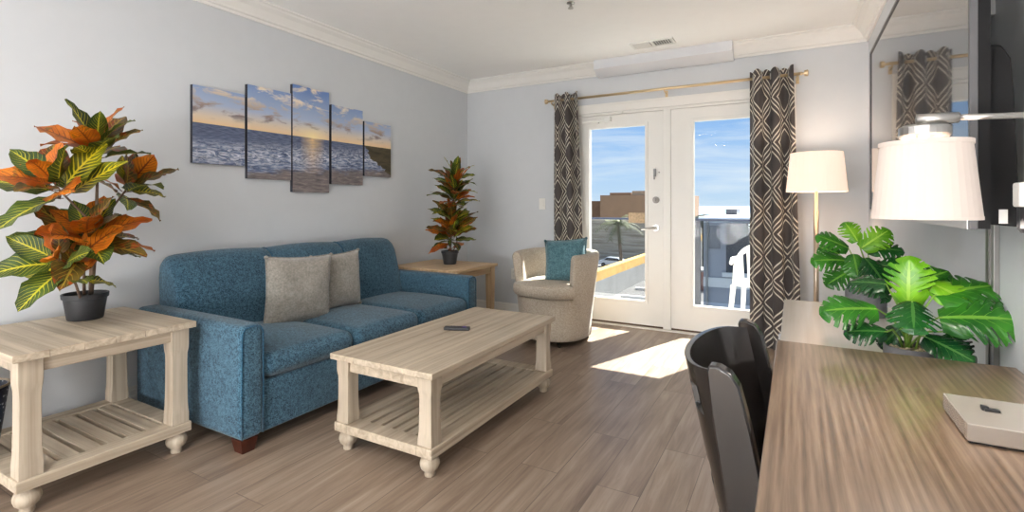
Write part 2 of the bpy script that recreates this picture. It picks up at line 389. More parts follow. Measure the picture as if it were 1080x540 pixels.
# casing + frame
bm = bm_(); cs = .085
for x0, x1, z0, z1 in ((DX0-cs, DX0, 0, DZ+cs), (DX1, DX1+cs, 0, DZ+cs), (DX0, DX1, DZ, DZ+cs)):
    box(bm, x0, x1, BY-.018, BY, z0, z1)
box(bm, DX0-cs, DX1+cs, BY-.026, BY-.018, DZ+cs-.02, DZ+cs)
box(bm, DX0, DX0+.025, BY, BY+.14, 0, DZ); box(bm, DX1-.025, DX1, BY, BY+.14, 0, DZ); box(bm, DX0+.025, DX1-.025, BY, BY+.14, DZ-.025, DZ)
struct('trim_4', bm, M['trim'], bevel=.003)
bm = bm_(); box(bm, DX0, DX1, BY-.03, BY+.10, 0, .012)
struct('trim_5', bm, plain('white_threshold', srgb(238, 236, 230), .4, var=.01), bevel=.003)
# doors
def door(name, x0, x1, gx0, gx1, gz0=.25, gz1=1.915):
    d = thing(name, '', ''); del d['label']; del d['category']; d['kind'] = 'structure'; d.location = (x0, BY, 0)
    y0, y1 = BY+.012, BY+.057; z0, z1 = .03, DZ-.028
    bm = bm_()
    for a in ((x0, gx0, z0, z1), (gx1, x1, z0, z1), (gx0, gx1, z0, gz0), (gx0, gx1, gz1, z1)):
        box(bm, a[0], a[1], y0, y1, a[2], a[3])
    obj('door_leaf', bm, M['door'], d, world=True)
    bm = bm_(); w = .022
    for ya, yb in ((y0-.008, y0+.004),(y1-.004, y1+.008)):
        box(bm, gx0-w, gx0+.006, ya, yb, gz0-w, gz1+w); box(bm, gx1-.006, gx1+w, ya, yb, gz0-w, gz1+w)
        box(bm, gx0+.006, gx1-.006, ya, yb, gz0-w, gz0+.006); box(bm, gx0+.006, gx1-.006, ya, yb, gz1-.006, gz1+w)
    obj('glass_frame', bm, M['door'], d, world=True, bevel=.003)
    obj('glass', B(gx0, gx1, y0+.02, y0+.026, gz0, gz1), M['glass'], d, world=True)
    return d
M['glass'] = glass('clear_window_glass', (.97, .985, .99, 1), .004)
d1 = door('door_1', DX0+.027, -1.045, -1.775, -1.215)
d2 = door('door_2', -.985, DX1-.027, -.79, -.245)
bm = bm_(); box(bm, -1.05, -.982, BY-.012, BY+.06, .014, DZ-.026); obj('astragal', bm, M['door'], d1, world=True, bevel=.004)
# sweep
for d, xa, xb in ((d1, DX0+.03, -1.052), (d2, -.98, DX1-.03)):
    obj('door_sweep', B(xa, xb, BY+.014, BY+.055, .013, .03), plain('brown_sweep', srgb(84, 64, 50), .6), d, world=True)
# lever handle, deadbolt, latch
bm = bm_(); hx, hz_ = -1.118, .945
def disc(bm, cx, cz, r, ya, yb, n=24):
    prism(bm, [(cx+r*math.cos(2*PI*k/n), cz+r*math.sin(2*PI*k/n)) for k in range(n)], ya, yb, 'y')
disc(bm, hx, hz_, .033, BY-.002, BY+.012); disc(bm, hx, hz_, .013, BY-.045, BY)
tube(bm, [(hx+.01, BY-.045, hz_), (hx-.03, BY-.05, hz_-.001), (hx-.075, BY-.048, hz_-.006), (hx-.125, BY-.042, hz_-.012)], [.012, .011, .009, .008], 10)
obj('door_handle', bm, M['steel'], d1, world=True, smooth=False)
bm = bm_(); disc(bm, hx, 1.205, .031, BY-.004, BY+.012); disc(bm, hx, 1.205, .02, BY-.014, BY-.004); box(bm, hx-.004, hx+.004, BY-.03, BY-.014, 1.19, 1.22)
obj('deadbolt', bm, plain('dull_nickel', srgb(140, 136, 132), .45, .7), d1, world=True)
bm = bm_(); box(bm, -1.14, -1.118, BY-.01, BY+.012, 1.425, 1.495); box(bm, -1.136, -1.124, BY-.02, BY-.01, 1.395, 1.46); disc(bm, -1.085, 1.46, .006, BY-.016, BY-.01, 10)
obj('safety_latch', bm, plain('grey_latch_metal', srgb(120, 120, 120), .4, .8), d1, world=True)
# door closer
bm = bm_(); tube(bm, [(-1.83, BY-.02, 1.985), (-1.56, BY-.02, 1.985)], .019, 12); box(bm, -1.60, -1.545, BY-.045, BY+.012, 1.965, 2.012)
box(bm, -1.69, -1.67, BY-.02, BY+.012, 1.955, 1.97)
cl_ = obj('door_closer', bm, M['whiteplastic'], d1, world=True)
bm = bm_(); tube(bm, [(-1.62, BY-.035, 2.012), (-1.70, BY-.05, 2.035), (-1.45, BY-.035, 2.045)], .006, 8); box(bm, -1.47, -1.42, BY-.045, BY-.02, 2.03, 2.055)
obj('closer_arm', bm, M['whiteplastic'], cl_, world=True)
# notice stuck to the glass of the left leaf
bm = bm_(); q0 = atY(663, 235, BY+.03); q1 = atY(680, 224.5, BY+.03); box(bm, q0.x, q1.x, BY+.026, BY+.0315, q0.z, q1.z)
obj('notice_sign', bm, plain('tan_notice', srgb(196, 172, 140), .6, var=.12, vs=60), d1, world=True)

# ------------------------------------------------------------------ ceiling fittings
bm = bm_()
bx0, bx1 = -1.67, -.45
prism(bm, [(BY, 2.40), (BY-.06, 2.40), (BY-.15, 2.455), (BY-.15, 2.54), (BY, 2.54)], bx0, bx1, 'x')
struct('trim_6', bm, plain('pale_grey_trim_paint', srgb(222, 225, 230), .5, var=.005), bevel=.002)
t = thing('ceiling_vent', 'rectangular white air vent with louvres set in the ceiling', 'vent', (-1.05, 4.32, CZ))
bm = bm_(); 
for a in ((-.18, .18, -.085, -.065), (-.18, .18, .065, .085), (-.18, -.16, -.065, .065), (.16, .18, -.065, .065), (-.012, .012, -.065, .065)): box(bm, a[0], a[1], a[2], a[3], -.012, 0)
obj('vent_frame', bm, M['whiteplastic'], t, bevel=.002)
obj('vent_opening', B(-.16, .16, -.065, .065, -.003, 0), plain('vent_shadow_grey', srgb(120, 120, 122), .8), t)
for sx_ in (-1, 1):
    for k in range(7):
        b2 = bm_(); x = sx_*.012 + sx_*(.012+k*.02); yy = .065
        prism(b2, [(x, -.003), (x+sx_*.012, -.012), (x+sx_*.0135, -.011), (x+sx_*.0015, -.002)], -yy, yy, 'y')
        obj('louvre', b2, M['whiteplastic'], t)
bm = bm_(); lathe(bm, [(.028, 0), (.028, -.006), (.01, -.012), (.01, -.03), (.018, -.034), (.018, -.04), (.004, -.042)], -1.33, 3.19, 16, z0=CZ)
tag(obj('sprinkler', bm, M['steel'], smooth=False), 'small metal fire sprinkler head poking out of the ceiling', 'sprinkler')

# wall plates
def plate(name, label, cat, c, n_axis, kind):
    t = thing(name, label, cat, c)
    if n_axis == 'y': mk = lambda a0, a1, z0, z1, d0, d1: B(a0, a1, -d1, -d0, z0, z1)
    else: mk = lambda a0, a1, z0, z1, d0, d1: B(d0*n_axis, d1*n_axis, a0, a1, z0, z1) if n_axis > 0 else B(-d1, -d0, a0, a1, z0, z1)
    obj('cover_plate', mk(-.036, .036, -.058, .058, 0, .006), M['whiteplastic'], t, bevel=.002)
    if kind == 'switch': obj('rocker', mk(-.016, .016, -.033, .033, .006, .011), M['whiteplastic'], t, bevel=.001)
    else:
        for s in (-1, 1):
            obj('socket', mk(-.016, .016, s*.02-.014, s*.02+.014, .006, .009), plain('socket_face', srgb(214, 214, 210), .4), t)
plate('light_switch', 'white light switch plate on the back wall beside the left curtain', 'switch', (-2.286, BY, 1.17), 'y', 'switch')
plate('wall_outlet', 'white outlet low on the back wall beside the armchair', 'outlet', (-2.62, BY, .42), 'y', 'outlet')
plate('wall_outlet', 'white outlet low on the left wall between plant table and sofa', 'outlet', (LX, atX(139, 418, LX).y, atX(139, 418, LX).z), 1, 'outlet')

# ------------------------------------------------------------------ pictures
pn = [(1.722, 2.056, 1.418, 1.897, 'leftmost canvas print of the five-panel seascape, cloudy sky over waves'),
      (2.075, 2.412, 1.338, 1.972, 'second canvas print from the left, dark clouds and white foam'),
      (2.424, 2.755, 1.254, 2.046, 'tallest canvas print in the middle, low sun on the horizon'),
      (2.779, 3.111, 1.326, 1.958, 'fourth canvas print from the left, calm sea and wet sand'),
      (3.13, 3.452, 1.408, 1.877, 'rightmost canvas print, dark headland at its right edge')]
for y0, y1, z0, z1, lab in pn:
    bm = bm_(); x0, x1 = LX, LX+.027
    vs = box(bm, x0, x1, y0, y1, z0, z1)
    uv = bm.loops.layers.uv.new('UVMap'); bm.normal_update()
    for f in bm.faces:
        c = f.calc_center_median(); f.material_index = 0 if c.x > x1-.001 else 1
        for l in f.loops: l[uv].uv = (l.vert.co.y, l.vert.co.z)
    tag(obj('canvas_print', bm, [M['print'], M['canvasedge']]), lab, 'picture', 'seascape canvases on the left wall')

# ------------------------------------------------------------------ sofa
S = thing('sofa', 'long blue tweed three-seat sofa along the left wall', 'sofa', (-2.7, 2.38, 0))
sy0, sy1 = 1.40, 3.36; aw = .12
bm = bm_(); rbox(bm, -3.16, -2.225, sy0+aw-.01, sy1-aw+.01, .065, .312, .014, bx=.004)
obj('base', bm, M['blue'], S, smooth=True, world=True)
for y0 in (sy0, sy1-aw):
    bm = bm_(); rbox(bm, -3.17, -2.21, y0, y0+aw, .065, .597, .03, bx=.004, by=.008, bz=.005)
    a = obj('arm', bm, M['blue'], S, smooth=True, world=True)
    bm = bm_()
    fr = []
    for yy in (y0+.012, y0+aw-.012):
        pass
    ring = [(-2.214, y0+.008, .075), (-2.212, y0+.006, .3), (-2.212, y0+.008, .56), (-2.212, y0+.022, .585), (-2.208, y0+aw/2, .592), (-2.212, y0+aw-.022, .585), (-2.212, y0+aw-.008, .56), (-2.212, y0+aw-.006, .3), (-2.214, y0+aw-.008, .075)]
    tube(bm, ring, .0045, 6); obj('piping', bm, M['bluepipe'], a, smooth=True, world=True)
seats = [1.52, 2.093, 2.667, 3.24]
for k in range(3):
    bm = bm_(); rbox(bm, -2.93, -2.205, seats[k]+.001, seats[k+1]-.001, .318, .436, .052, bx=.012, by=.0, bz=.03, n=8)
    obj('seat_cushion', bm, M['blue'], S, smooth=True, world=True)
ys = [1.50, 2.11, 2.70, 3.27]
prof = [(-3.16, .30), (-2.86, .30), (-2.87, .44), (-2.90, .58), (-2.94, .72), (-2.97, .80), (-3.00, .845), (-3.04, .872), (-3.08, .878), (-3.12, .87), (-3.15, .845), (-3.165, .78), (-3.17, .55)]
for k in range(3):
    bm = bm_(); y0, y1 = ys[k]+.002, ys[k+1]-.002
    cxp, czp = -3.02, .58; rings = []
    r0 = .06 if k == 0 else .028; r1 = .06 if k == 2 else .028
    def ins(t): return t
    st = []
    for j in range(6):
        a = j/5*PI/2; st.append((y0 + r0*(1-math.sin(a)), r0*(1-math.cos(a))) if False else (y0 + r0*(1-math.cos(a)), r0*(1-math.sin(a))))
    nm = 10
    for j in range(1, nm): st.append((y0+r0+(y1-y0-r0-r1)*j/nm, -.010*math.sin(PI*j/nm)))
    for j in range(6):
        a = (5-j)/5*PI/2; st.append((y1 - r1*(1-math.cos(a)), r1*(1-math.sin(a))))
    for y, ii in st:
        rr = []
        for (a, b) in prof:
            dx, dz = cxp-a, czp-b; L = math.hypot(dx, dz); rr.append((a+dx/L*ii, y, b+dz/L*ii))
        rings.append(rr)
    rings_loft(bm, rings); bk = obj('back_cushion', bm, M['blue'], S, smooth=True, world=True)
    if k < 2:
        bm = bm_(); yy = ys[k+1]
        tube(bm, [(a+.0, yy, b-.004) for a, b in prof[2:11]], .006, 6); obj('piping', bm, M['bluepipe'], bk, smooth=True, world=True)
for x in (-2.218, -3.07):
    for y in (sy0+.008, sy1-.008-.085):
        bm = bm_(); w = .085
        top = [(x-w, y, .068), (x, y, .068), (x, y+w, .068), (x-w, y+w, .068)]; i_ = .012
        bot = [(x-w+i_, y+i_, 0), (x-i_, y+i_, 0), (x-i_, y+w-i_, 0), (x-w+i_, y+w-i_, 0)]
        rings_loft(bm, [bot, top]); obj('leg', bm, M['mahog'], S, world=True, bevel=.003)

def pillow_bm(w, t, puffp=.5, seed=0, n=16):
    bm = bm_(); g = {}
    for s in (1, -1):
        for i in range(n+1):
            for j in range(n+1):
                a, b = 2*i/n-1, 2*j/n-1
                if s == -1 and (i in (0, n) or j in (0, n)): g[s, i, j] = g[1, i, j]; continue
                th = t/2*((1-a**4)*(1-b**4))**puffp
                x = w/2*a*(1-.07*(1-b*b)); y = w/2*b*(1-.07*(1-a*a))
                nz = noise.noise(Vector((a*2+seed, b*2, s)))*.012*(1-a*a)*(1-b*b)
                g[s, i, j] = bm.verts.new((x, s*th+nz, y))
        for i in range(n):
            for j in range(n): bm.faces.new((g[s, i, j], g[s, i+1, j], g[s, i+1, j+1], g[s, i, j+1]))
    return bm
def pillow(name, label, mat, w, t, loc, rot, piping, group=None, seed=0, ears=False):
    th = thing(name, label, 'cushion', loc, 0, group); th.rotation_euler = rot
    o = obj('cover', pillow_bm(w, t, seed=seed), mat, th, smooth=True)
    bm = bm_(); pts = []
    N_ = 10
    for k in range(4*N_+1):
        q, r_ = divmod(k % (4*N_), N_); a = 2*r_/N_-1
        a, b = [(a, -1), (1, a), (-a, 1), (-1, -a)][q]
        pts.append((w/2*a*(1-.07*(1-b*b)), 0, w/2*b*(1-.07*(1-a*a))))
    tube(bm, pts, .005, 6); obj('seam_piping', bm, piping, th, smooth=True)
    if ears:
        for sa in (-1, 1):
            for sb in (-1, 1):
                b2 = bm_(); bmesh.ops.create_icosphere(b2, subdivisions=2, radius=.012, matrix=Matrix.Translation((sa*w/2*.985, 0, sb*w/2*.985)))
                obj('corner_tuft', b2, mat, th, smooth=True)
    return th
# local: width X, thickness Y, height Z ; sofa cushions face +X
pillow('throw_pillow', 'larger grey brushed cushion in front on the sofa seat', M['grey'], .43, .15, (-2.70, 2.09, .628), (math.radians(0), math.radians(2), math.radians(80)), M['grey'], seed=1, ears=True)
pillow('throw_pillow', 'grey cushion tucked half behind another grey cushion on the sofa', M['grey'], .39, .14, (-2.75, 2.43, .635), (math.radians(0), math.radians(-3), math.radians(86)), M['grey'], seed=5, ears=True)
for o in bpy.data.objects:
    if o.name.startswith('throw_pillow'):
        o.rotation_mode = 'XYZ'

# ------------------------------------------------------------------ tables
def leg_rings(cx, cy, z0, z1, w, mir=1):
    """square leg with carved, slightly waisted sides"""
    pr_ = [(0, 1.0), (.10, 1.0), (.14, .96), (.20, .92), (.45, .88), (.66, .87), (.73, .89), (.78, .97), (.82, 1.0), (.86, 1.0), (.88, 1.0), (1.0, 1.0)]
    out = []
    for t_, s in pr_:
        h = w/2*s; z = z0+(z1-z0)*t_
        out.append([(cx-h, cy-h, z), (cx+h, cy-h, z), (cx+h, cy+h, z), (cx-h, cy+h, z)])
    return out
def bun(cx, cy, h, r):
    bm = bm_()
    lathe(bm, [(r*.5, 0), (r*.56, h*.08), (r*.52, h*.2), (r*.62, h*.26), (r*.86, h*.36), (r*.99, h*.52), (r, h*.62), (r*.93, h*.76), (r*.76, h*.87), (r*.62, h*.92), (r*.66, h)], cx, cy, 20)
    return bm
def rustic_table(name, label, x0, x1, y0, y1, ztop, along, planks, shelf_z=(.092, .135)):
    cx, cy = (x0+x1)/2, (y0+y1)/2
    t = thing(name, label, 'table', (cx, cy, 0)); lm = M['washedZ']; ov = .022; lw = .075
    bm = bm_()
    if planks:
        n = planks; w = (y1-y0)/n
        for k in range(n): box(bm, x0, x1, y0+k*w+.0007, y0+(k+1)*w-.0007, ztop-.028, ztop)
        tm = M['washedX']
    else:
        n = 4; w = (x1-x0)/n
        for k in range(n): box(bm, x0+k*w+.0003, x0+(k+1)*w-.0003, y0, y1, ztop-.028, ztop)
        tm = M['washed']
    obj('tabletop', bm, tm, t, world=True, bevel=.0035 if not planks else .002)
    ax0, ax1, ay0, ay1 = x0+ov, x1-ov, y0+ov, y1-ov
    bm = bm_(); ah0 = ztop-.028-.055; ah1 = ztop-.028; th = .02; ii = .012
    box(bm, ax0+ii, ax0+ii+th, ay0+lw, ay1-lw, ah0, ah1); box(bm, ax1-ii-th, ax1-ii, ay0+lw, ay1-lw, ah0, ah1)
    box(bm, ax0+lw, ax1-lw, ay0+ii, ay0+ii+th, ah0, ah1); box(bm, ax0+lw, ax1-lw, ay1-ii-th, ay1-ii, ah0, ah1)
    obj('apron', bm, M['washed'], t, world=True, bevel=.002)
    s0, s1 = shelf_z
    for (px, py) in ((ax0+lw/2, ay0+lw/2), (ax1-lw/2, ay0+lw/2), (ax0+lw/2, ay1-lw/2), (ax1-lw/2, ay1-lw/2)):
        bm = bm_(); rings_loft(bm, leg_rings(px, py, s1, ztop-.028, lw)); obj('leg', bm, lm, t, world=True, bevel=.003)
        obj('bun_foot', bun(px, py, s0, .043), lm, t, world=True, smooth=True)
    bm = bm_(); fw = .075; e = .008
    box(bm, ax0-e, ax0+fw, ay0-e, ay1+e, s0, s1); box(bm, ax1-fw, ax1+e, ay0-e, ay1+e, s0, s1)
    box(bm, ax0+fw, ax1-fw, ay0-e, ay0+fw, s0, s1); box(bm, ax0+fw, ax1-fw, ay1-fw, ay1+e, s0, s1)
    obj('shelf_frame', bm, M['washed'], t, world=True, bevel=.004)
    ix0, ix1, iy0, iy1 = ax0+fw, ax1-fw, ay0+fw, ay1-fw
    if along == 'x':
        n = 6; p = (iy1-iy0)/n
        for k in range(n): obj('shelf_slat', B(ix0-.01, ix1+.01, iy0+p*(k+.13), iy0+p*(k+.87), s0+.012, s1-.004), M['washedX'], t, world=True, bevel=.002)
    else:
        n = 6; p = (ix1-ix0)/n
        for k in range(n): obj('shelf_slat', B(ix0+p*(k+.13), ix0+p*(k+.87), iy0-.01, iy1+.01, s0+.012, s1-.004), M['washed'], t, world=True, bevel=.002)
    return t
rustic_table('coffee_table', 'long whitewashed coffee table with slatted shelf in front of the sofa', -1.912, -1.303, 1.648, 2.885, .46, 'y', 0)
rustic_table('end_table', 'whitewashed end table with slatted shelf and bun feet left of the sofa', -3.16, -2.468, .70, 1.345, .61, 'x', 6, (.097, .14))
# far, simpler table
t = thing('end_table', 'plain pale wood end table in the corner beyond the sofa', 'table', (-2.8, 3.74, 0))
X0, X1, Y0, Y1, ZT = -3.17, -2.43, 3.40, 4.06, .61
obj('tabletop', B(X0, X1, Y0, Y1, ZT-.025, ZT), M['oak'], t, world=True, bevel=.003)
bm = bm_(); box(bm, X0+.03, X1-.03, Y0+.03, Y0+.05, ZT-.085, ZT-.025); box(bm, X0+.03, X1-.03, Y1-.05, Y1-.03, ZT-.085, ZT-.025)
box(bm, X0+.03, X0+.05, Y0+.05, Y1-.05, ZT-.085, ZT-.025); box(bm, X1-.05, X1-.03, Y0+.05, Y1-.05, ZT-.085, ZT-.025)
obj('apron', bm, M['oak'], t, world=True, bevel=.002)
for x in (X0+.02, X1-.085):
    for y in (Y0+.02, Y1-.085):
        bm = bm_(); rings_loft(bm, [[(x+i, y+i, z), (x+.065-i, y+i, z), (x+.065-i, y+.065-i, z), (x+i, y+.065-i, z)] for z, i in ((0, .008), (.45, 0), (ZT-.025, 0))])
        obj('leg', bm, M['oakZ'], t, world=True, bevel=.003)

# remote on coffee table
c = atZ(482, 348, .46); t = thing('remote_control', 'slim black remote control lying on the coffee table', 'remote control', (c.x, c.y, .46), math.radians(22))
bm = bm_(); puff(bm, -.072, .072, -.019, .019, .001, .018, bz=.002, cuts=5); obj('body', bm, M['black'], t, bevel=.006, seg=3)
bmesh_pts = [(-.05, 0), (-.034, .007), (-.034, -.007), (-.018, .007), (-.018, -.007), (0, .007), (0, -.007), (.016, 0)]
for px, py in bmesh_pts:
    b2 = bm_(); lathe(b2, [(.0045, .0185), (.0045, .0205), (.003, .021)], px, py, 10); obj('button', b2, plain('grey_button', srgb(90, 90, 96), .5) if 'grey_button' not in bpy.data.materials else bpy.data.materials['grey_button'], t)
b2 = bm_(); lathe(b2, [(.012, .0185), (.012, .0205), (.009, .021)], .042, 0, 20); o = obj('button', b2, plain('purple_button', srgb(92, 60, 150), .4), t); o['label'] = 'purple round pad'

# patterned pail on near end table's shelf
t = thing('pail', 'dark blue-black patterned pail at the left edge on the lower shelf', 'pail', (-2.84, .70, .136))
pm = NT('patterned_dark_tin'); vo = pm.n('ShaderNodeTexVoronoi'); pm.link(pm.coord(), vo.inputs['Vector']); vo.inputs['Scale'].default_value = 60
pm.base(pm.ramp(vo.outputs['Distance'], [(.2, srgb(176, 180, 190)), (.3, srgb(38, 42, 56))])); pm.par(Roughness=.4)
bm = bm_(); lathe(bm, [(.055, 0), (.06, .005), (.096, .295), (.092, .295), (.057, .01)], n=28); obj('bucket', bm, pm.m, t, smooth=True)
bm = bm_(); tube(bm, [(.097*math.cos(a*PI/16), .097*math.sin(a*PI/16), .297) for a in range(33)], .005, 8); obj('rim', bm, M['champ'], t, smooth=True)

# ------------------------------------------------------------------ armchair
AC = Vector((-1.80, 3.98, 0)); ar = math.radians(-4)
A = thing('swivel_armchair', 'beige tweed barrel-back swivel armchair in front of the left curtain', 'armchair', AC, ar)
def sup(th, rx_, ry_, e=2.5):
    c_, s_ = math.cos(th), math.sin(th)
    return (rx_*math.copysign(abs(c_)**(2/e), c_), ry_*math.copysign(abs(s_)**(2/e), s_))
bm = bm_(); rings = []; n = 44
for k in range(n+1):
    th = math.radians(-37 + (254)*k/n)
    fr = abs(k/n-.5)*2                              # 0 back ... 1 arm fronts
    topz = .77 - .015*fr**2; rr = []
    for (tt, z) in ((0, .045), (0, .2), (0, .45), (0, .62), (0, topz-.04), (.15, topz-.012), (.5, topz), (.85, topz-.012), (1, topz-.04), (1, .62), (1, .45), (1, .3), (1, .045)):
        fl = .285 + .08*(z/.77)**1.3
        thick = .075
        r_ = fl - thick*tt
        x, y = sup(th, r_, r_+.0, 2.4); rr.append((x, y+.0, z))
    rings.append(rr)
rings_loft(bm, rings); obj('shell', bm, M['beige'], A, smooth=True, bevel=.02, seg=3)
bm = bm_(); R2 = []
for z, s in ((.05, .285), (.06, .292), (.2, .297), (.38, .305), (.395, .302)):
    R2.append([(*sup(2*PI*k/48, s, s+.012, 2.4), z) for k in range(48)])
rings_loft(bm, R2); obj('seat_base', bm, M['beige'], A, smooth=False, bevel=.01)
bm = bm_(); R2 = []
for z, s in ((.40, .305), (.405, .32), (.43, .332), (.47, .333), (.495, .325), (.508, .30), (.518, .22), (.522, .1), (.523, .02)):
    ring = []
    for k in range(56):
        x, y = sup(2*PI*k/56, s, s, 2.6)
        if y > -.195: x = max(-.222, min(.222, x))
        if y > .2: y = .2 + (y-.2)*.3
        x *= 1.0; ring.append((x, y-.02 if y < 0 else y, z))
    R2.append(ring)
rings_loft(bm, R2); obj('seat_cushion', bm, M['beige'], A, smooth=True, bevel=.01)
bm = bm_(); lathe(bm, [(.05, .02), (.05, .05)], n=16); obj('swivel_post', bm, M['black'], A)
for k in range(4):
    a = k*PI/2+.6; bm = bm_(); tube(bm, [(0, 0, .034), (.2*math.cos(a), .2*math.sin(a), .028), (.285*math.cos(a), .285*math.sin(a), .012)], [.018, .015, .012], 8)
    obj('foot', bm, M['black'], A, smooth=True)
pl = pillow('throw_pillow', 'teal knitted cushion propped in the beige armchair', M['teal'], .37, .14, (-1.70, 3.97, .685), (math.radians(-16), math.radians(-5), math.radians(10)), M['teal'], seed=9, ears=True)

# ------------------------------------------------------------------ curtains and rod
RY = BY-.095
def curtain(label, x0t, x1t, x0b, x1b, folds, ztop, seed, fwd=0, W=.58):
    th = thing('curtain', label, 'curtain', ((x0t+x1t)/2, RY, 0))
    rnd = random.Random(seed); bm = bm_(); uv = bm.loops.layers.uv.new('UVMap'); nu, nv = 120, 40
    ph = rnd.random()*.6; grid = []; UVs = {}
    for j in range(nv+1):
        t = j/nv; z = ztop + (0.012-ztop)*t; x0 = x0t+(x0b-x0t)*t; x1 = x1t+(x1b-x1t)*t; row = []
        for i in range(nu+1):
            s = i/nu; s2 = s + .02*math.sin(3*PI*t+s*9)*min(1, t*3)*math.sin(PI*s)
            amp = .05*(.75+.25*math.sin(s*7+seed)) * (1-.15*t)
            y = amp*math.cos(2*PI*folds*s2+ph) + .012*math.sin(5*s+6*t+seed)*t
            x = x0+(x1-x0)*s2 + .012*math.sin(4*PI*folds*s2+ph*2)*(.4+.6*t)
            dz = .012*math.cos(4*PI*folds*s2+2*ph) if j == 0 else 0
            v = bm.verts.new((x, RY+y-fwd*t**1.5, z+dz)); UVs[v] = (s*W*(1 if True else 0), z); row.append(v)
        grid.append(row)
    for j in range(nv):
        for i in range(nu):
            f = bm.faces.new((grid[j][i], grid[j][i+1], grid[j+1][i+1], grid[j+1][i]))
            for l in f.loops: l[uv].uv = UVs[l.vert]
    o = obj('cloth', bm, M['curtain'], th, smooth=True, world=True, fixn=False)
    so = o.modifiers.new('thick', 'SOLIDIFY'); so.thickness = .003
    # grommets where the cloth crosses the rod
    for k in range(int(folds*2)):
        s = ((k+.5)*.5 - ph/(2*PI))/folds
        if 0.03 < s < .97:
            b2 = bm_(); cx = x0t+(x1t-x0t)*s
            tube(b2, [(cx, RY+.024*math.cos(a*PI/8), ztop-.055+.024*math.sin(a*PI/8)) for a in range(17)], .004, 8)
            obj('grommet', b2, M['steel'], th, smooth=True, world=True)
    return th
curtain('charcoal curtain with cream diamond lines left of the glass doors', -2.12, -1.85, -2.13, -1.755, 2.5, 2.262, 3, 0, .72)
curtain('charcoal curtain with cream diamond lines right of the glass doors', -.325, -.005, -.32, .05, 2.5, 2.266, 8, .12)
t = thing('curtain_rod', 'thin brass curtain rod above the glass doors', 'curtain rod', (-1.03, RY, 2.21))
ZR = 2.207
bm = bm_(); tube(bm, [(-2.155, RY, ZR), (.045, RY, ZR)], .0125, 12); obj('rod', bm, M['brass'], t, smooth=True, world=True)
for x, s in ((-2.155, -1), (.045, 1)):
    bm = bm_(); prism_n = 20
    tube(bm, [(x, RY, ZR), (x+s*.012, RY, ZR), (x+s*.014, RY, ZR), (x+s*.024, RY, ZR), (x+s*.026, RY, ZR), (x+s*.05, RY, ZR), (x+s*.055, RY, ZR)], [.013, .013, .008, .008, .022, .026, .018], 20)
    obj('finial', bm, M['brass'], t, world=True, bevel=.002)
for x in (-2.14, -1.02, .025):
    bm = bm_(); tube(bm, [(x, BY, ZR-.03), (x, BY-.05, ZR-.03), (x, RY, ZR-.022), (x, RY, ZR-.01)], .006, 8); box(bm, x-.012, x+.012, BY-.006, BY, ZR-.06, ZR)
    obj('bracket', bm, M['brass'], t, world=True)

# ------------------------------------------------------------------ floor lamp
t = thing('floor_lamp', 'brass floor lamp with lit white drum shade beside the right curtain', 'lamp', (.142, 4.3, 0))
M['shade'] = emis('lit_fabric_shade', srgb(255, 222, 196), .55, srgb(238, 226, 214), .9)
def shade(bm, r0, r1, z0, z1, n=40, th=.003):
    lathe(bm, [(r0, z0), (r1, z1), (r1-th, z1), (r0-th, z0), (r0, z0)], n=n, cap=False); bmesh.ops.remove_doubles(bm, verts=bm.verts[:], dist=1e-5)
bm = bm_(); lathe(bm, [(.14, 0), (.14, .012), (.13, .02), (.02, .028), (.012, .05)], n=32); obj('base', bm, M['champ'], t)
bm = bm_(); tube(bm, [(0, 0, .03), (0, 0, 1.28)], .012, 12); tube(bm, [(0, 0, .03), (0, 0, 1.12)], .017, 12); obj('pole', bm, M['champ'], t, smooth=True)
bm = bm_(); shade(bm, .196, .168, 1.255, 1.54); obj('lamp_shade', bm, M['shade'], t, smooth=False)
bm = bm_()
for k in range(3): tube(bm, [(0, 0, 1.50), (.168*math.cos(k*2.1), .168*math.sin(k*2.1), 1.53)], .002, 6)
tube(bm, [(0, 0, 1.27), (0, 0, 1.51)], .004, 6); obj('shade_spider', bm, M['champ'], t)
bm = bm_(); lathe(bm, [(.012, 1.30), (.014, 1.33), (.03, 1.37), (.032, 1.40), (.02, 1.43), (.004, 1.437)], n=16); obj('bulb', bm, emis('warm_bulb', srgb(255, 214, 170), 12), t, smooth=True)

# ------------------------------------------------------------------ desk, dresser
DX, DY0, DY1, DZt = -.046, .28, 1.725, .75
t = thing('desk', 'brown wood-grain desk top in the right foreground', 'desk', (.22, 1.0, 0))
obj('desktop', B(DX, RX-.012, DY0, DY1, DZt-.035, DZt), M['desk'], t, world=True, bevel=.0025)
for y in (DY0+.02, DY1-.055): obj('side_panel', B(DX+.06, RX-.012, y, y+.03, 0, DZt-.035), M['desk'], t, world=True, bevel=.002)
obj('back_panel', B(RX-.04, RX-.02, DY0+.05, DY1-.055, .35, DZt-.035), M['desk'], t, world=True)
WZ = .65
t = thing('dresser', 'pale laminate dresser under the television, topped by two potted plants', 'dresser', (.22, 2.4, 0))
wy0, wy1 = 1.75, 3.09
obj('dresser_top', B(DX, RX-.016, wy0, wy1, WZ-.03, WZ), M['cream'], t, world=True, bevel=.002)
obj('carcass', B(DX+.03, RX-.016, wy0+.015, wy1-.015, .06, WZ-.03), M['cream'], t, world=True)
obj('plinth', B(DX+.06, RX-.016, wy0+.03, wy1-.03, 0, .06), M['cream'], t, world=True)
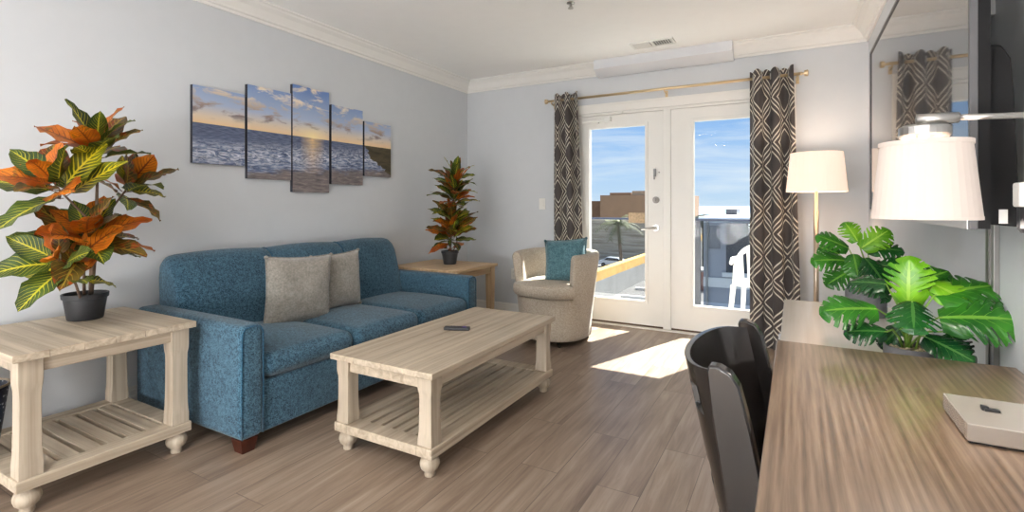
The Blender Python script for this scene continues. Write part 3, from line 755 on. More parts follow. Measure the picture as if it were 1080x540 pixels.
for j in range(3):
    for k in range(2):
        y0 = wy0+.02+k*.65; z0 = .07+j*.183
        dr = obj('drawer', B(DX+.008, DX+.03, y0, y0+.64, z0, z0+.175), M['cream'], t, world=True, bevel=.002)
        bm = bm_(); tube(bm, [(DX+.008, y0+.27, z0+.09), (DX-.015, y0+.27, z0+.09), (DX-.015, y0+.37, z0+.09), (DX+.008, y0+.37, z0+.09)], .004, 8); obj('handle', bm, M['steel'], dr, world=True)

# power box on desk
t = thing('charging_box', 'low brushed steel box with a black clip on the desk', 'box', (.37, 1.22, DZt))
bm = bm_(); box(bm, -.11, .115, -.082, .08, .003, .034); obj('housing', bm, plain('satin_nickel', srgb(188, 180, 170), .25, .55, var=.01), t, bevel=.002)
obj('base_pad', B(-.106, .111, -.078, .076, 0, .003), M['black'], t)
c = atZ(1046, 434, DZt+.034)
bm = bm_(); puff(bm, c.x-.37-.011, c.x-.37+.011, c.y-1.22-.006, c.y-1.22+.006, .034, .039, cuts=3); box(bm, c.x-.37-.014, c.x-.37-.004, c.y-1.22-.003, c.y-1.22+.009, .034, .042); obj('clip', bm, M['black'], t, bevel=.0015)

# ------------------------------------------------------------------ black dining chair
K = thing('dining_chair', 'glossy black bentwood chair pushed in at the desk', 'chair', (.072, 1.215, 0), math.radians(-2))
M['gloss'] = wood('black_lacquered_wood', srgb(14, 13, 13), srgb(28, 25, 24), 'Z', rough=.2, coat=.4, bump=.05)
hw = .215
def sx_of(z): return -.165 + (.86-z)*.2     # back leans away slightly with height
for s in (-1, 1):
    bm = bm_(); th = .032; y = s*(hw)
    out = []
    pts = [(-.165, 0), (-.12, 0), (-.095, .25), (-.09, .45), (-.10, .6), (-.132, .76), (-.150, .83), (-.165, .852), (-.185, .862), (-.203, .862), (-.206, .85), (-.196, .76), (-.171, .6), (-.15, .45), (-.15, .25)]
    prism(bm, pts, y-th/2, y+th/2, 'y'); obj('back_post', bm, M['gloss'], K, bevel=.005, seg=3)
# curved back: panel with hand hole and two lower slots
bm = bm_(); na, nz = 40, 44; thk = .012; zb, zt = .46, .845
def bend(a, z, off):
    y = a*(hw-.014); x = -.186 - .095*(1-a*a)**.36 + (.86-z)*.22 + off
    return Vector((x, y, z + .0*(1-a*a)))
holes = [(-.88, -.6, .752, .80)] + [(-.75, .75, .60, .645), (-.75, .75, .53, .56)]
keep = {}
cells = []
for i in range(na):
    for j in range(nz):
        a = (i+.5)/na*2-1; z = zb+(zt-zb)*(j+.5)/nz
        if any(h[0] < a < h[1] and h[2] < z < h[3] for h in holes): continue
        cells.append((i, j))
V_ = {}
def gv(i, j, s):
    if (i, j, s) not in V_: V_[i, j, s] = bm.verts.new(bend(i/na*2-1, zb+(zt-zb)*j/nz, s*thk/2))
    return V_[i, j, s]
cs_ = set(cells)
for i, j in cells:
    for s in (-1, 1): bm.faces.new((gv(i, j, s), gv(i+1, j, s), gv(i+1, j+1, s), gv(i, j+1, s)))
    for (di, dj, e0, e1) in ((-1, 0, (0, 0), (0, 1)), (1, 0, (1, 0), (1, 1)), (0, -1, (0, 0), (1, 0)), (0, 1, (0, 1), (1, 1))):
        if (i+di, j+dj) not in cs_:
            bm.faces.new((gv(i+e0[0], j+e0[1], -1), gv(i+e1[0], j+e1[1], -1), gv(i+e1[0], j+e1[1], 1), gv(i+e0[0], j+e0[1], 1)))
obj('backrest', bm, M['gloss'], K, smooth=True, bevel=.004)
bm = bm_(); puff(bm, -.17, .26, -.21, .21, .43, .46, bz=.006, cuts=6); obj('seat', bm, M['gloss'], K, bevel=.012, seg=3)
for s in (-1, 1):
    bm = bm_(); tube(bm, [(.22, s*.18, 0), (.22, s*.18, .43)], [.014, .02], 12); obj('leg', bm, M['gloss'], K, smooth=True)
for s in (-1, 1): obj('stretcher', B(-.09, .22, s*.175-.01, s*.175+.01, .20, .225), M['gloss'], K, bevel=.003)

# ------------------------------------------------------------------ television
M['screen'] = NT('dark_glossy_screen').par(Roughness=.03).m
sp = M['screen'].node_tree.nodes['Principled BSDF']; sp.inputs['Base Color'].default_value = (.16, .16, .165, 1); sp.inputs['Specular IOR Level'].default_value = .9; sp.inputs['Metallic'].default_value = .55
tx, ty0, ty1, tz0, tz1 = .33, 1.41, 3.03, 1.108, 1.912
t = thing('television', 'large glossy flat television on the right wall', 'television', (.45, 2.2, 1.1))
fr = .012; M['tvblack'] = plain('matte_tv_black', srgb(24, 24, 25), .75, spec=.25, var=.02)
obj('screen', B(tx, tx+.006, ty0+fr, ty1-fr, tz0+.03, tz1-fr), M['screen'], t, world=True)
bm = bm_(); x1 = tx+.010; obj('rear_panel', B(tx+.010, tx+.03, ty0+.001, ty1-.001, tz0+.001, tz1-.001), M['tvblack'], t, world=True)
box(bm, tx-.004, x1, ty0, ty0+fr, tz0, tz1); box(bm, tx-.004, x1, ty1-fr, ty1, tz0, tz1); box(bm, tx-.004, x1, ty0+fr, ty1-fr, tz1-fr, tz1); box(bm, tx+.006, x1, ty0+fr, ty1-fr, tz0, tz1-fr)
obj('bezel', bm, plain('dark_bezel', srgb(84, 84, 86), .4, var=.02), t, world=True, bevel=.0015)
bar = obj('lower_bezel', B(tx-.006, tx+.006, ty0+fr, ty1-fr, tz0, tz0+.03), plain('silver_bezel', srgb(200, 200, 200), .3, .5, var=.01), t, world=True, bevel=.001)
obj('sensor', B(tx-.007, tx-.003, 1.98, 2.10, tz0+.004, tz0+.010), M['black'], bar, world=True)
bm = bm_(); prism(bm, [(tx+.03, tz0+.01), (tx+.085, tz0+.005), (tx+.075, 1.40), (tx+.07, 1.47), (tx+.055, 1.50), (tx+.03, 1.505)], ty0+.03, ty1-.03, 'y'); hb = obj('back_housing', bm, M['tvblack'], t, world=True, bevel=.004)
o = obj('sticker', B(tx+.05, tx+.064, ty0+.0285, ty0+.03, 1.12, 1.15), M['whiteplastic'], hb, world=True); o['label'] = 'small white sticker'
bm = bm_(); box(bm, tx+.07, RX-.0, 2.05, 2.4, 1.25, 1.65); obj('wall_mount', bm, M['black'], t, world=True)
# cord cover and box on right wall
t0 = thing('cord_cover', 'grey vertical cord cover on the right wall below the television', 'cord cover', (RX, 1.918, 0))
obj('channel', B(RX-.014, RX, 1.884, 1.952, WZ+.002, 1.3), plain('grey_metal_channel', srgb(140, 138, 136), .35, .6), t0, world=True, bevel=.002)
obj('ridge', B(RX-.018, RX-.014, 1.91, 1.926, WZ+.002, 1.3), plain('grey_metal_ridge', srgb(96, 94, 92), .35, .6), t0, world=True)
c = atX(1045, 6, RX); t0 = thing('wall_box', 'small grey wall box above the television side at the top edge', 'wall box', (RX, c.y, c.z))
obj('box_cover', B(-.03, 0, -.045, .045, -.04, .08), plain('grey_plastic', srgb(150, 150, 150), .4), t0, bevel=.003)
bm = bm_(); tube(bm, [(-.03, 0, .02), (-.034, 0, .02)], .022, 20); obj('dial', bm, plain('dark_grey_plastic', srgb(90, 90, 90), .4), t0)

# ------------------------------------------------------------------ swing-arm lamp
t = thing('swing_arm_lamp', 'white shaded swing-arm wall lamp in front of the television', 'lamp', (RX, 1.2, 1.14))
Sx, Sy = .215, 1.21
M['shade2'] = emis('lit_cream_shade', srgb(255, 232, 218), .10, srgb(206, 194, 185), .9)
bm = bm_(); shade(bm, .083, .069, 1.136, 1.276); bmesh.ops.translate(bm, verts=bm.verts[:], vec=(Sx, Sy, 0)); sh = obj('lamp_shade', bm, M['shade2'], t, world=True)
bm = bm_(); shade(bm, .0835, .0835, 1.133, 1.139); bmesh.ops.translate(bm, verts=bm.verts[:], vec=(Sx, Sy, 0)); obj('shade_trim', bm, M['shade2'], sh, world=True)
bm = bm_(); shade(bm, .0715, .0715, 1.271, 1.279); bmesh.ops.translate(bm, verts=bm.verts[:], vec=(Sx, Sy, 0)); obj('shade_trim', bm, M['shade2'], sh, world=True)
bm = bm_()
for k in range(3): tube(bm, [(Sx, Sy, 1.27), (Sx+.069*math.cos(k*2.1), Sy+.069*math.sin(k*2.1), 1.272)], .002, 6)
obj('shade_spider', bm, M['steel'], t, world=True)
bm = bm_(); lathe(bm, [(.01, 1.265), (.038, 1.288), (.04, 1.292), (.04, 1.306), (.034, 1.31), (.01, 1.312)], Sx, Sy, 24); obj('shade_cap', bm, M['steel'], t, world=True)
bm = bm_(); tube(bm, [(Sx-.012, Sy, 1.322), (Sx+.05, Sy, 1.321)], .010, 12); tube(bm, [(Sx, Sy, 1.305), (Sx, Sy, 1.33)], .007, 10); tube(bm, [(Sx+.05, Sy, 1.321), (.362, 1.222, 1.319)], .0055, 10); obj('swing_arm', bm, M['steel'], t, world=True, smooth=True)
bm = bm_(); tube(bm, [(.364, 1.222, 1.335), (.364, 1.222, 1.12)], .008, 12); obj('hinge_rod', bm, M['whiteplastic'], t, world=True, smooth=True)
bm = bm_(); box(bm, .345, .385, 1.205, 1.24, 1.156, 1.2); obj('knuckle', bm, M['whiteplastic'], t, world=True, bevel=.004)
bm = bm_(); lathe(bm, [(.012, 1.11), (.017, 1.118), (.017, 1.156)], .364, 1.222, 14); obj('lower_knob', bm, M['black'], t, world=True)
bm = bm_(); tube(bm, [(.38, 1.222, 1.178), (RX-.02, 1.2, 1.178)], .008, 10); obj('fixed_arm', bm, M['whiteplastic'], t, world=True, smooth=True)
obj('wall_plate', B(RX-.02, RX, 1.15, 1.25, 1.09, 1.27), M['steel'], t, world=True, bevel=.003)
bm = bm_(); lathe(bm, [(.008, 1.16), (.02, 1.18), (.022, 1.20), (.012, 1.235), (.011, 1.262)], Sx, Sy, 16); obj('bulb', bm, emis('soft_bulb', srgb(255, 232, 210), 5), t, world=True, smooth=True)

# ------------------------------------------------------------------ plants
def leaf(bm, uv, base, dirv, nrm, L, W, curl, fold, mi, nt=8, ns=2, shape=None, twist=0):
    d = dirv.normalized(); side = d.cross(nrm).normalized(); n = side.cross(d).normalized()
    shp = shape or (lambda t: math.sin(PI*min(1, t**.72))**.75 if t < 1 else 0)
    rows = []
    p = Vector(base); cur = d.copy(); cn = n.copy()
    for i in range(nt+1):
        t = i/nt
        if i:
            a = curl/nt; cur, cn = (cur*math.cos(a) - cn*math.sin(a)).normalized(), (cn*math.cos(a)+cur*math.sin(a)).normalized()
            p = p + cur*(L/nt)
        w = W/2*shp(t); row = []
        wav = .06*W*math.sin(t*17+W*90)
        for j in range(-ns, ns+1):
            s = j/ns; v = bm.verts.new(p + side*w*s*math.cos(fold) + cn*(abs(s)*w*math.sin(fold)+wav*abs(s)*(1 if j > 0 else -1)))
            row.append((v, s, t))
        rows.append(row)
    for a, b in zip(rows, rows[1:]):
        for k in range(2*ns):
            q = (a[k], a[k+1], b[k+1], b[k])
            f = bm.faces.new([x[0] for x in q]); f.material_index = mi; f.smooth = True
            for l, x in zip(f.loops, q): l[uv].uv = (x[1], x[2])
def croton(name, label, pot, ph, pr0, pr1, stems, clusters, L, Wr, seed, xmin, leaf_bias):
    rnd = random.Random(seed); t = thing(name, label, 'potted plant', pot)
    bm = bm_(); lathe(bm, [(pr0*.96, 0), (pr0, .004), (pr1*.93, ph*.8), (pr1*.93, ph*.81), (pr1, ph*.82), (pr1*1.02, ph*.98), (pr1, ph), (pr1*.93, ph), (pr1*.9, ph*.86)], n=32, cap=False)
    b_ = [v for v in bm.verts if v.co.z < .001]; bm.faces.new(b_); obj('pot', bm, M['blackpot'], t, bevel=.001)
    bm = bm_(); lathe(bm, [(pr1*.91, ph*.86), (pr1*.5, ph*.89), (.01, ph*.9)], n=24); obj('soil', bm, M['soil'], t)
    for st in stems:
        bm = bm_(); tube(bm, [Vector(p)-Vector(pot) for p in st[0]], st[1], 8); obj('stem', bm, M['stem'], t, smooth=True)
    bm = bm_(); uv = bm.loops.layers.uv.new('UVMap')
    for (c, axis, nl, sc_, spread) in clusters:
        
        c = Vector(c); axis = Vector(axis).normalized()
        a1 = axis.orthogonal().normalized(); a2 = axis.cross(a1)
        for k in range(nl):
            f_ = (k+.5)/nl; az = k*2.39996+rnd.random()*.5
            el = math.radians(78) - f_*spread + rnd.uniform(-.18, .18)       # from up to drooping
            out = a1*math.cos(az)+a2*math.sin(az)
            d = axis*math.sin(el)+out*math.cos(el)
            base = c + axis*(.10*sc_*(.5-f_)) + out*.008
            stalk = base + d*.025*sc_
            Lf = L*sc_*rnd.uniform(.75, 1.12)*(.8+.35*min(1, f_*2))
            tip = stalk + d*Lf
            if tip.x < xmin: d.x += (xmin-tip.x)/Lf; d.normalize()
            n = axis*math.cos(el)-out*math.sin(el); n = (n + Vector((rnd.uniform(.1, .7), rnd.uniform(-.8, .1), .1))).normalized()
            r_ = rnd.random()+leaf_bias*(.5-f_)
            mi = 1 if r_ > .66 else (2 if r_ > .40 else (3 if r_ > .30 else 0))
            leaf(bm, uv, stalk, d, n, Lf, Lf*Wr*rnd.uniform(.85, 1.15), rnd.uniform(.2, .8), rnd.uniform(.08, .3), mi)
            tube(bm, [base, base+(stalk-base)*.5, stalk+d*.01], .0022, 5, mi=4)
    bmesh.ops.translate(bm, verts=bm.verts[:], vec=-Vector(pot))
    obj('foliage', bm, CRO+[M['stem']], t, fixn=False, smooth=True)
    return t
pc = atZ(90, 336, .61); pot = (pc.x, pc.y, .61)
def px(u, v, x): return atX(u, v, x)
b0 = Vector((pot[0], pot[1], .70))
top = px(103, 160, -2.80); lf = px(62, 200, -2.74); rt = px(133, 200, -2.86); mid = px(92, 256, -2.76)
cl = [(top, (0, 0, 1), 16, .92, 1.2), (lf, (.1, -.5, .85), 15, .92, 1.25), (rt, (0, .5, .85), 14, .86, 1.25),
      (mid, (.3, 0, .95), 18, .92, 1.55), (px(66, 278, -2.70), (.2, -.6, .7), 10, .85, 1.3), (px(110, 252, -2.86), (.1, .5, .8), 8, .75, 1.5), (px(84, 292, -2.66), (.3, .1, .9), 4, .6, 1.5)]
stems = [([b0+Vector((0, .02, 0)), px(101, 260, -2.79), px(103, 170, -2.80)], [.010, .008, .005]),
         ([b0+Vector((0, .02, .05)), px(97, 235, -2.77), lf], [.007, .006, .004]), ([px(102, 240, -2.79), px(118, 220, -2.83), rt], [.006, .005, .004]),
         ([b0+Vector((.01, -.02, 0)), px(80, 300, -2.70), px(66, 272, -2.70)], [.006, .005, .004]), ([b0+Vector((-.01, 0, 0)), px(88, 280, -2.76), mid], [.007, .006, .004])]
croton('potted_croton', 'large orange and green croton in black pot on the end table left of the sofa', pot, .125, .07, .09, stems, cl, .215, .60, 11, LX+.03, .2)
pc = atZ(474.5, 278.5, .61); pot = (pc.x, pc.y, .61); X_ = pot[0]
b0 = Vector((X_, pot[1], .70))
def px2(u, v): return atX(u, v, X_)
T1, T2 = px2(478, 206), px2(477, 248)
cl = [(px2(480, 190), (0, 0, 1), 15, .95, .95), (px2(479, 202), (0, 0, 1), 18, 1.0, 1.2), (px2(479, 212), (0, 0, 1), 18, 1.0, 1.5), (px2(477, 230), (0, 0, 1), 14, .95, .95), (px2(478, 242), (0, 0, 1), 20, 1.05, 1.25), (px2(477, 251), (0, 0, 1), 18, 1.05, 1.5), (px2(474, 264), (-.2, -.2, 1), 4, .6, 1.4)]
stems = [([b0, px2(476, 250), px2(479, 190)], [.008, .007, .004]), ([b0+Vector((.01, .02, 0)), px2(482, 255), px2(478, 230)], [.006, .005, .004])]
croton('potted_croton', 'bushy two-tier croton in black pot on the corner table beyond the sofa', pot, .125, .058, .08, stems, cl, .205, .46, 5, LX+.02, .2)

def monstera_leaf(bm, uv, base, d, n, L, mi, rnd):
    """split leaf: grid over slanted lateral veins with slits between lobes"""
    d = d.normalized(); side = d.cross(n).normalized(); n = side.cross(d).normalized()
    nt, ns = 42, 8; W = L*.5; nl = 6; droop = rnd.uniform(.5, 1.0)
    def P(t, s, sg):
        w = W*(math.sin(PI*(.10+.90*t))**.62)*(1.0 if t > .0 else 1)
        if t >= 1: w = 0
        lob = (t*nl) % 1.0; edge = (1-.16*abs(2*lob-1)**3) if 0 < t < 1 else 1
        slant = .30*L*s*(1-t*.75) - .16*L*s*max(0, 1-t*5)
        x = w*s*edge; y = L*t + slant - .13*L*s*max(0, 1-t*4)
        r = y/L; z = -droop*.22*L*r*r - .28*L*(s**2)*(.4+.3*droop) + .07*L*s
        return Vector(base) + side*sg*x + d*y + n*z
    cache = {}
    def gv(i, j, sg):
        k = (i, j, 0 if j == 0 else sg)
        if k not in cache: cache[k] = bm.verts.new(P(i/nt, j/ns, sg))
        return cache[k]
    for sg in (-1, 1):
        offs = rnd.uniform(0, .06)
        for i in range(nt):
            t = (i+.5)/nt
            per = int(nt/nl)
            for j in range(ns):
                s = (j+.5)/ns
                ph_ = (i + (3 if sg > 0 else 0)) % per; slit = ((ph_ == per-1 and s > (.42 if (i//per) % 2 else .58)) or (ph_ == per-2 and s > .72)) and .12 < t < .9
                if slit: continue
                q = [(i, j), (i+1, j), (i+1, j+1), (i, j+1)]
                vs = [gv(a, b, sg) for a, b in q]
                if len(set(vs)) < 4: continue
                if i == nt-1:
                    pass
                f = bm.faces.new(vs if sg > 0 else vs[::-1]); f.material_index = mi; f.smooth = True
                qq = q if sg > 0 else q[::-1]
                for l, (a, b) in zip(f.loops, qq): l[uv].uv = (sg*b/ns, a/nt)
def monstera(label, pot, pr, ph, leaves, seed):
    rnd = random.Random(seed); t = thing('potted_monstera', label, 'potted plant', pot)
    bm = bm_(); lathe(bm, [(pr*.92, 0), (pr, .004), (pr, ph), (pr*.9, ph), (pr*.88, ph*.85)], n=32, cap=False); bm.faces.new([v for v in bm.verts if v.co.z < .001]); obj('pot', bm, M['greypot'], t, bevel=.001)
    bm = bm_(); lathe(bm, [(pr*.89, ph*.86), (pr*.5, ph*.9), (.005, ph*.92)], n=24)
    for k in range(40):
        a = rnd.random()*6.28; r_ = pr*.8*math.sqrt(rnd.random()); bmesh.ops.create_icosphere(bm, subdivisions=1, radius=rnd.uniform(.004, .008), matrix=Matrix.Translation((r_*math.cos(a), r_*math.sin(a), ph*.92)))
    obj('pebbles', bm, M['pebble'], t)
    bm = bm_(); uv = bm.loops.layers.uv.new('UVMap'); tb = bm_()
    p0 = Vector(pot)+Vector((0, 0, ph*.88))
    for (base, tip, L, mi, up) in leaves:
        base = Vector(base); d = (Vector(tip)-base).normalized(); n = Vector(up); 
        monstera_leaf(bm, uv, base, d, n, L*.78, mi, rnd)
        st = p0 + Vector((rnd.uniform(-.02, .02), rnd.uniform(-.02, .02), 0)); md = (st+base)/2 + Vector((0, 0, .03)) + (base-st).cross(Vector((0, 0, 1)))*.1
        tube(tb, [st, st+(md-st)*.5+Vector((0, 0, .008)), md, base+(md-base)*.35, base, base+d*L*.04], [.0035, .003, .003, .0025, .002, .002], 6)
    for b3 in (bm, tb): bmesh.ops.translate(b3, verts=b3.verts[:], vec=-Vector(pot))
    obj('foliage', bm, MON, t, fixn=False, smooth=True); obj('stems', tb, M['gstem'], t, smooth=True)
yp = 1.84; a, b = _d(960); pot = (a/b*yp, yp, WZ)
def py(u, v, dy=0): return atY(u, v, yp+dy)
lv = [ # base px, tip px, depth offsets, length, colour, normal
 (py(958, 322, -.0), py(958, 272, -.03), .165, 0, (-.25, -1, .35)),
 (py(925, 326, -.05), py(873, 322, -.10), .17, 1, (-.1, -.75, .8)),
 (py(962, 318, -.06), py(965, 345, -.2), .16, 2, (0, -.6, 1)),
 (py(985, 312, .0), py(1040, 297, .05), .21, 1, (.2, -.5, 1)),
 (py(990, 335, -.04), py(1053, 332, -.06), .20, 1, (.1, -.8, .7)),
 (py(975, 355, -.06), py(1015, 372, -.10), .14, 2, (.1, -.7, .8)),
 (py(985, 300, .02), py(1020, 315, .0), .16, 0, (.1, -.8, .7)),
 (py(935, 300, .05), py(905, 295, .08), .13, 2, (-.1, -.6, .9)),
 (py(935, 350, -.05), py(890, 345, -.07), .12, 2, (0, -.7, .8)),
 (py(1000, 350, .02), py(1018, 372, .02), .12, 2, (.2, -.8, .5)),
 (py(965, 300, .06), py(1000, 282, .1), .14, 1, (0, -.8, .8)),
 (py(950, 345, .02), py(925, 368, .0), .10, 2, (-.1, -.8, .6)),
]
monstera('leafy green monstera in grey pot just beyond the desk edge', pot, .064, .10, lv, 3)
yp = 2.82; a, b = _d(913); pot = (a/b*yp, yp, WZ)
lv = [
 (py(895, 262), py(872, 250, -.03), .17, 1, (-.1, -.7, .8)), (py(893, 275, -.03), py(868, 272, -.08), .17, 1, (-.1, -.8, .6)),
 (py(898, 285, -.03), py(872, 298, -.1), .16, 1, (-.1, -.8, .6)), (py(908, 262), py(925, 250, .0), .17, 0, (.1, -.8, .6)),
 (py(912, 272, -.03), py(925, 285, -.1), .20, 2, (.2, -.8, .6)), (py(918, 282, -.03), py(945, 278, -.05), .20, 2, (.1, -.7, .8)),
 (py(905, 290, -.05), py(925, 302, -.1), .16, 2, (.1, -.8, .6)), (py(900, 268, -.03), py(905, 288, -.1), .14, 1, (0, -.8, .7)),
 (py(905, 255, .02), py(895, 238, .03), .13, 0, (0, -.9, .5)), (py(915, 262, .02), py(940, 262, .0), .16, 2, (.1, -.7, .8)),
 (py(912, 298, -.03), py(935, 312, -.06), .14, 2, (.1, -.8, .6)), (py(885, 268, 0), py(872, 262, .02), .12, 1, (0, -.8, .6))]
monstera('smaller green monstera in grey pot at the far end of the dresser', pot, .08, .115, lv, 4)

# ------------------------------------------------------------------ balcony
M['conc'] = plain('balcony_concrete', srgb(150, 148, 144), .85, var=.06, bump=.2)
struct('balcony_floor', B(LX-.5, 1.6, BY+T, 6.25, -.2, -.03), plain('bounce_white_floor', srgb(238, 236, 230), .6, var=.01))  # unseen balcony floor, made white to bounce sun up to the ceiling
RYR = 6.1
t = thing('balcony_railing', 'tinted glass balcony railing with dark metal posts outside the doors', 'railing', (-1.0, RYR, -.03))
M['rail'] = plain('dark_rail_metal', srgb(66, 68, 74), .45, .3, var=.03); M['blurail'] = plain('navy_rail_metal', srgb(38, 46, 66), .4, .2, var=.03)
o = obj('top_rail', B(LX-.4, 1.5, RYR-.025, RYR+.025, .975, 1.0), M['blurail'], t, world=True, bevel=.004); o['label'] = 'dark navy top rail'
posts = [-3.6, -2.5, -.972, .3, 1.4]
for x in posts: obj('post', B(x-.036, x+.036, RYR-.03, RYR+.03, -.03, .975), M['rail'], t, world=True, bevel=.003)
M['tint'] = glass('smoked_railing_glass', (.78, .79, .8, 1), .01)
for a, b in zip(posts, posts[1:]): obj('glass_panel', B(a+.036, b-.036, RYR-.005, RYR+.005, .05, .955), M['tint'], t, world=True)
# plastic chair
PC = thing('plastic_chair', 'white plastic garden chair on the balcony', 'chair', (-.24, 5.5, -.03), math.radians(172))
M['pl'] = plain('cream_white_plastic', srgb(226, 222, 214), .4, var=.01)
bm = bm_()
def bpnt(a, z): # curved back sheet
    w = .27*(1-.0*z); return (w*a, .21 - .07*a*a + (z-.4)*.22, z)
na, nz = 24, 26; V_ = {}
def topz(a): return .40 + .42*math.sqrt(max(0, 1-(abs(a)**2.6)))
def gvp(i, j):
    if (i, j) not in V_:
        a = i/na*2-1; z = .40+(topz(a)-.40)*j/nz; V_[i, j] = bm.verts.new(bpnt(a, z))
    return V_[i, j]
for i in range(na):
    for j in range(nz):
        a = (i+.5)/na*2-1; q = (j+.5)/nz
        if abs(a) < .78 and .15 < q < .86 and (i % 4 in (1, 2)): continue
        vs = [gvp(i, j), gvp(i+1, j), gvp(i+1, j+1), gvp(i, j+1)]
        try: bm.faces.new(vs)
        except Exception: pass
bmesh.ops.remove_doubles(bm, verts=bm.verts[:], dist=1e-5)
o = obj('backrest', bm, M['pl'], PC, smooth=True); so = o.modifiers.new('t', 'SOLIDIFY'); so.thickness = .018; so.offset = 0
bm = bm_(); puff(bm, -.25, .25, -.24, .22, .40, .425, bz=.004, cuts=4); obj('seat', bm, M['pl'], PC, bevel=.01)
for s in (-1, 1):
    bm = bm_(); tube(bm, [(s*.27, .2, .62), (s*.295, .05, .645), (s*.29, -.16, .64), (s*.28, -.23, .58), (s*.275, -.24, .4)], [.02, .022, .022, .02, .018], 10); obj('armrest', bm, M['pl'], PC, smooth=True)
    for y0, y1 in ((-.24, -.28), (.2, .26)):
        bm = bm_(); tube(bm, [(s*.25, y0, .41), (s*.275, y1, 0)], [.026, .02], 8); obj('leg', bm, M['pl'], PC, smooth=True)

# ------------------------------------------------------------------ outside world
GZ = -8.0
def outp(name, label, cat, loc=(0,0,0)): return thing(name, label, cat, loc)
struct('ground', B(-90, 90, 9, 150, GZ-.3, GZ), plain('asphalt', srgb(128, 126, 124), .9, var=.08, vs=.6))
m = NT('sea_water'); v = m.coord('Object', (.02, .15, 1)); n = m.noise(v, 1, 4)
m.base(m.ramp(n, [(.3, srgb(70, 128, 182)), (.7, srgb(104, 160, 206))])); m.par(Roughness=.6); M['sea'] = m.m
struct('sea', B(-2500, 2500, 150, 4000, GZ-.5, GZ-.3), M['sea'])
# brown building
Yb = 95.0
t = outp('office_building', 'brown flat-roofed building beyond the car park', 'building', (atY(660, 216, Yb).x, Yb, GZ))
brn = plain('brown_stucco', srgb(142, 116, 92), .9, var=.04, vs=.5); dbr = plain('dark_brown_stucco', srgb(112, 86, 66), .9, var=.04, vs=.5); tan_ = plain('tan_stone_wall', srgb(166, 152, 130), .9, var=.12, vs=1.2)
q = lambda u, v: atY(u, v, Yb)
a, b = q(633, 206), q(720, 206)
obj('main_block', B(a.x, b.x, Yb, Yb+18, GZ, a.z), brn, t, world=True)
a2 = q(612, 212); obj('side_block', B(a2.x-12, a.x, Yb+2, Yb+15, GZ, a2.z), dbr, t, world=True)
a3, b3 = q(638, 203), q(661, 203); obj('roof_block', B(a3.x, b3.x, Yb+3, Yb+8, a.z, a3.z), brn, t, world=True)
a3, b3 = q(662, 201), q(677, 201); obj('roof_block', B(a3.x, b3.x, Yb+3, Yb+9, a.z, a3.z), tan_, t, world=True)
for k in range(5):
    x = q(637+k*9, 224).x; obj('window', B(x, x+1.0, Yb-.1, Yb+.05, GZ+3, GZ+5), M['black'], t, world=True)
# layered retaining wall in front of it
Yw = 80.0; a, b = atY(600, 231, Yw), atY(740, 231, Yw)
m = NT('layered_stone'); m.base(m.ramp(m.noise(m.coord('Object', (.15, .15, 2.2)), 1, 4), [(.35, srgb(150, 138, 118)), (.65, srgb(206, 196, 176))])); m.par(Roughness=.9)
tag(obj('retaining_wall', B(a.x, b.x, Yw, Yw+1, GZ, a.z), m.m), 'long layered tan stone wall behind the palm tree', 'wall')
# car
cz = atY(648, 278, 72)
t = outp('parked_car', 'small silver car parked before the stone wall', 'car', (cz.x, 72, GZ))
carp = plain('silver_car_paint', srgb(186, 194, 204), .3, .6, var=.01)
bm = bm_(); prism(bm, [(-2.2, .35), (2.2, .35), (2.25, .75), (1.5, .95), (.8, 1.4), (-.9, 1.45), (-1.7, 1.0), (-2.25, .9)], -.85, .85, 'y'); obj('body', bm, carp, t, bevel=.08)
bm = bm_(); prism(bm, [(1.3, .98), (.75, 1.34), (-.85, 1.38), (-1.4, 1.02)], -.88, .88, 'y'); obj('side_window', bm, M['black'], t)
for x in (-1.4, 1.4):
    for s in (-1, 1):
        bm = bm_(); disc(bm, x, .33, .33, s*.82-.1, s*.82+.1); obj('wheel', bm, M['black'], t)
# parking deck with yellow parapet
tag(obj('parking_deck', B(-8.09, -2.6, 14, 38, -3.9, -3.5), plain('deck_concrete', srgb(98, 97, 96), .9, var=.05, vs=.8)), 'grey concrete deck with white bay lines below the doors', 'deck')
t = outp('parapet', 'yellow-topped low parapet wall running along the deck', 'parapet', (-8.2, 30, -3.9))
obj('wall_body', B(-8.4, -8.1, 16, 62, -8, -2.46), plain('grey_parapet', srgb(150, 150, 148), .85, var=.05, vs=1), t, world=True)
obj('yellow_cap', B(-8.5, -8.1, 16, 62, -2.46, -2.0), plain('yellow_tan_cap', srgb(214, 172, 96), .8, var=.08, vs=2), t, world=True)
for k in range(7):
    y = 19.5+k*2.6
    tag(obj('wheel_stop', B(-7.6, -6.2, y, y+.18, -3.5, -3.36), M['whiteplastic'], bevel=.02), 'white concrete wheel stop in the row beside the parapet', 'wheel stop', 'wheel stops beside the parapet')
t = outp('brick_planter', 'low reddish brick planter box on the deck', 'planter', (-6.0, 27, -3.5))
obj('brick_wall', B(-6.0, -3.2, 29, 30.5, -3.5, -2.5), plain('red_brick', srgb(150, 104, 92), .9, var=.1, vs=5), t, world=True)
obj('coping', B(-6.1, -3.1, 28.9, 30.6, -2.5, -2.4), M['conc'], t, world=True)
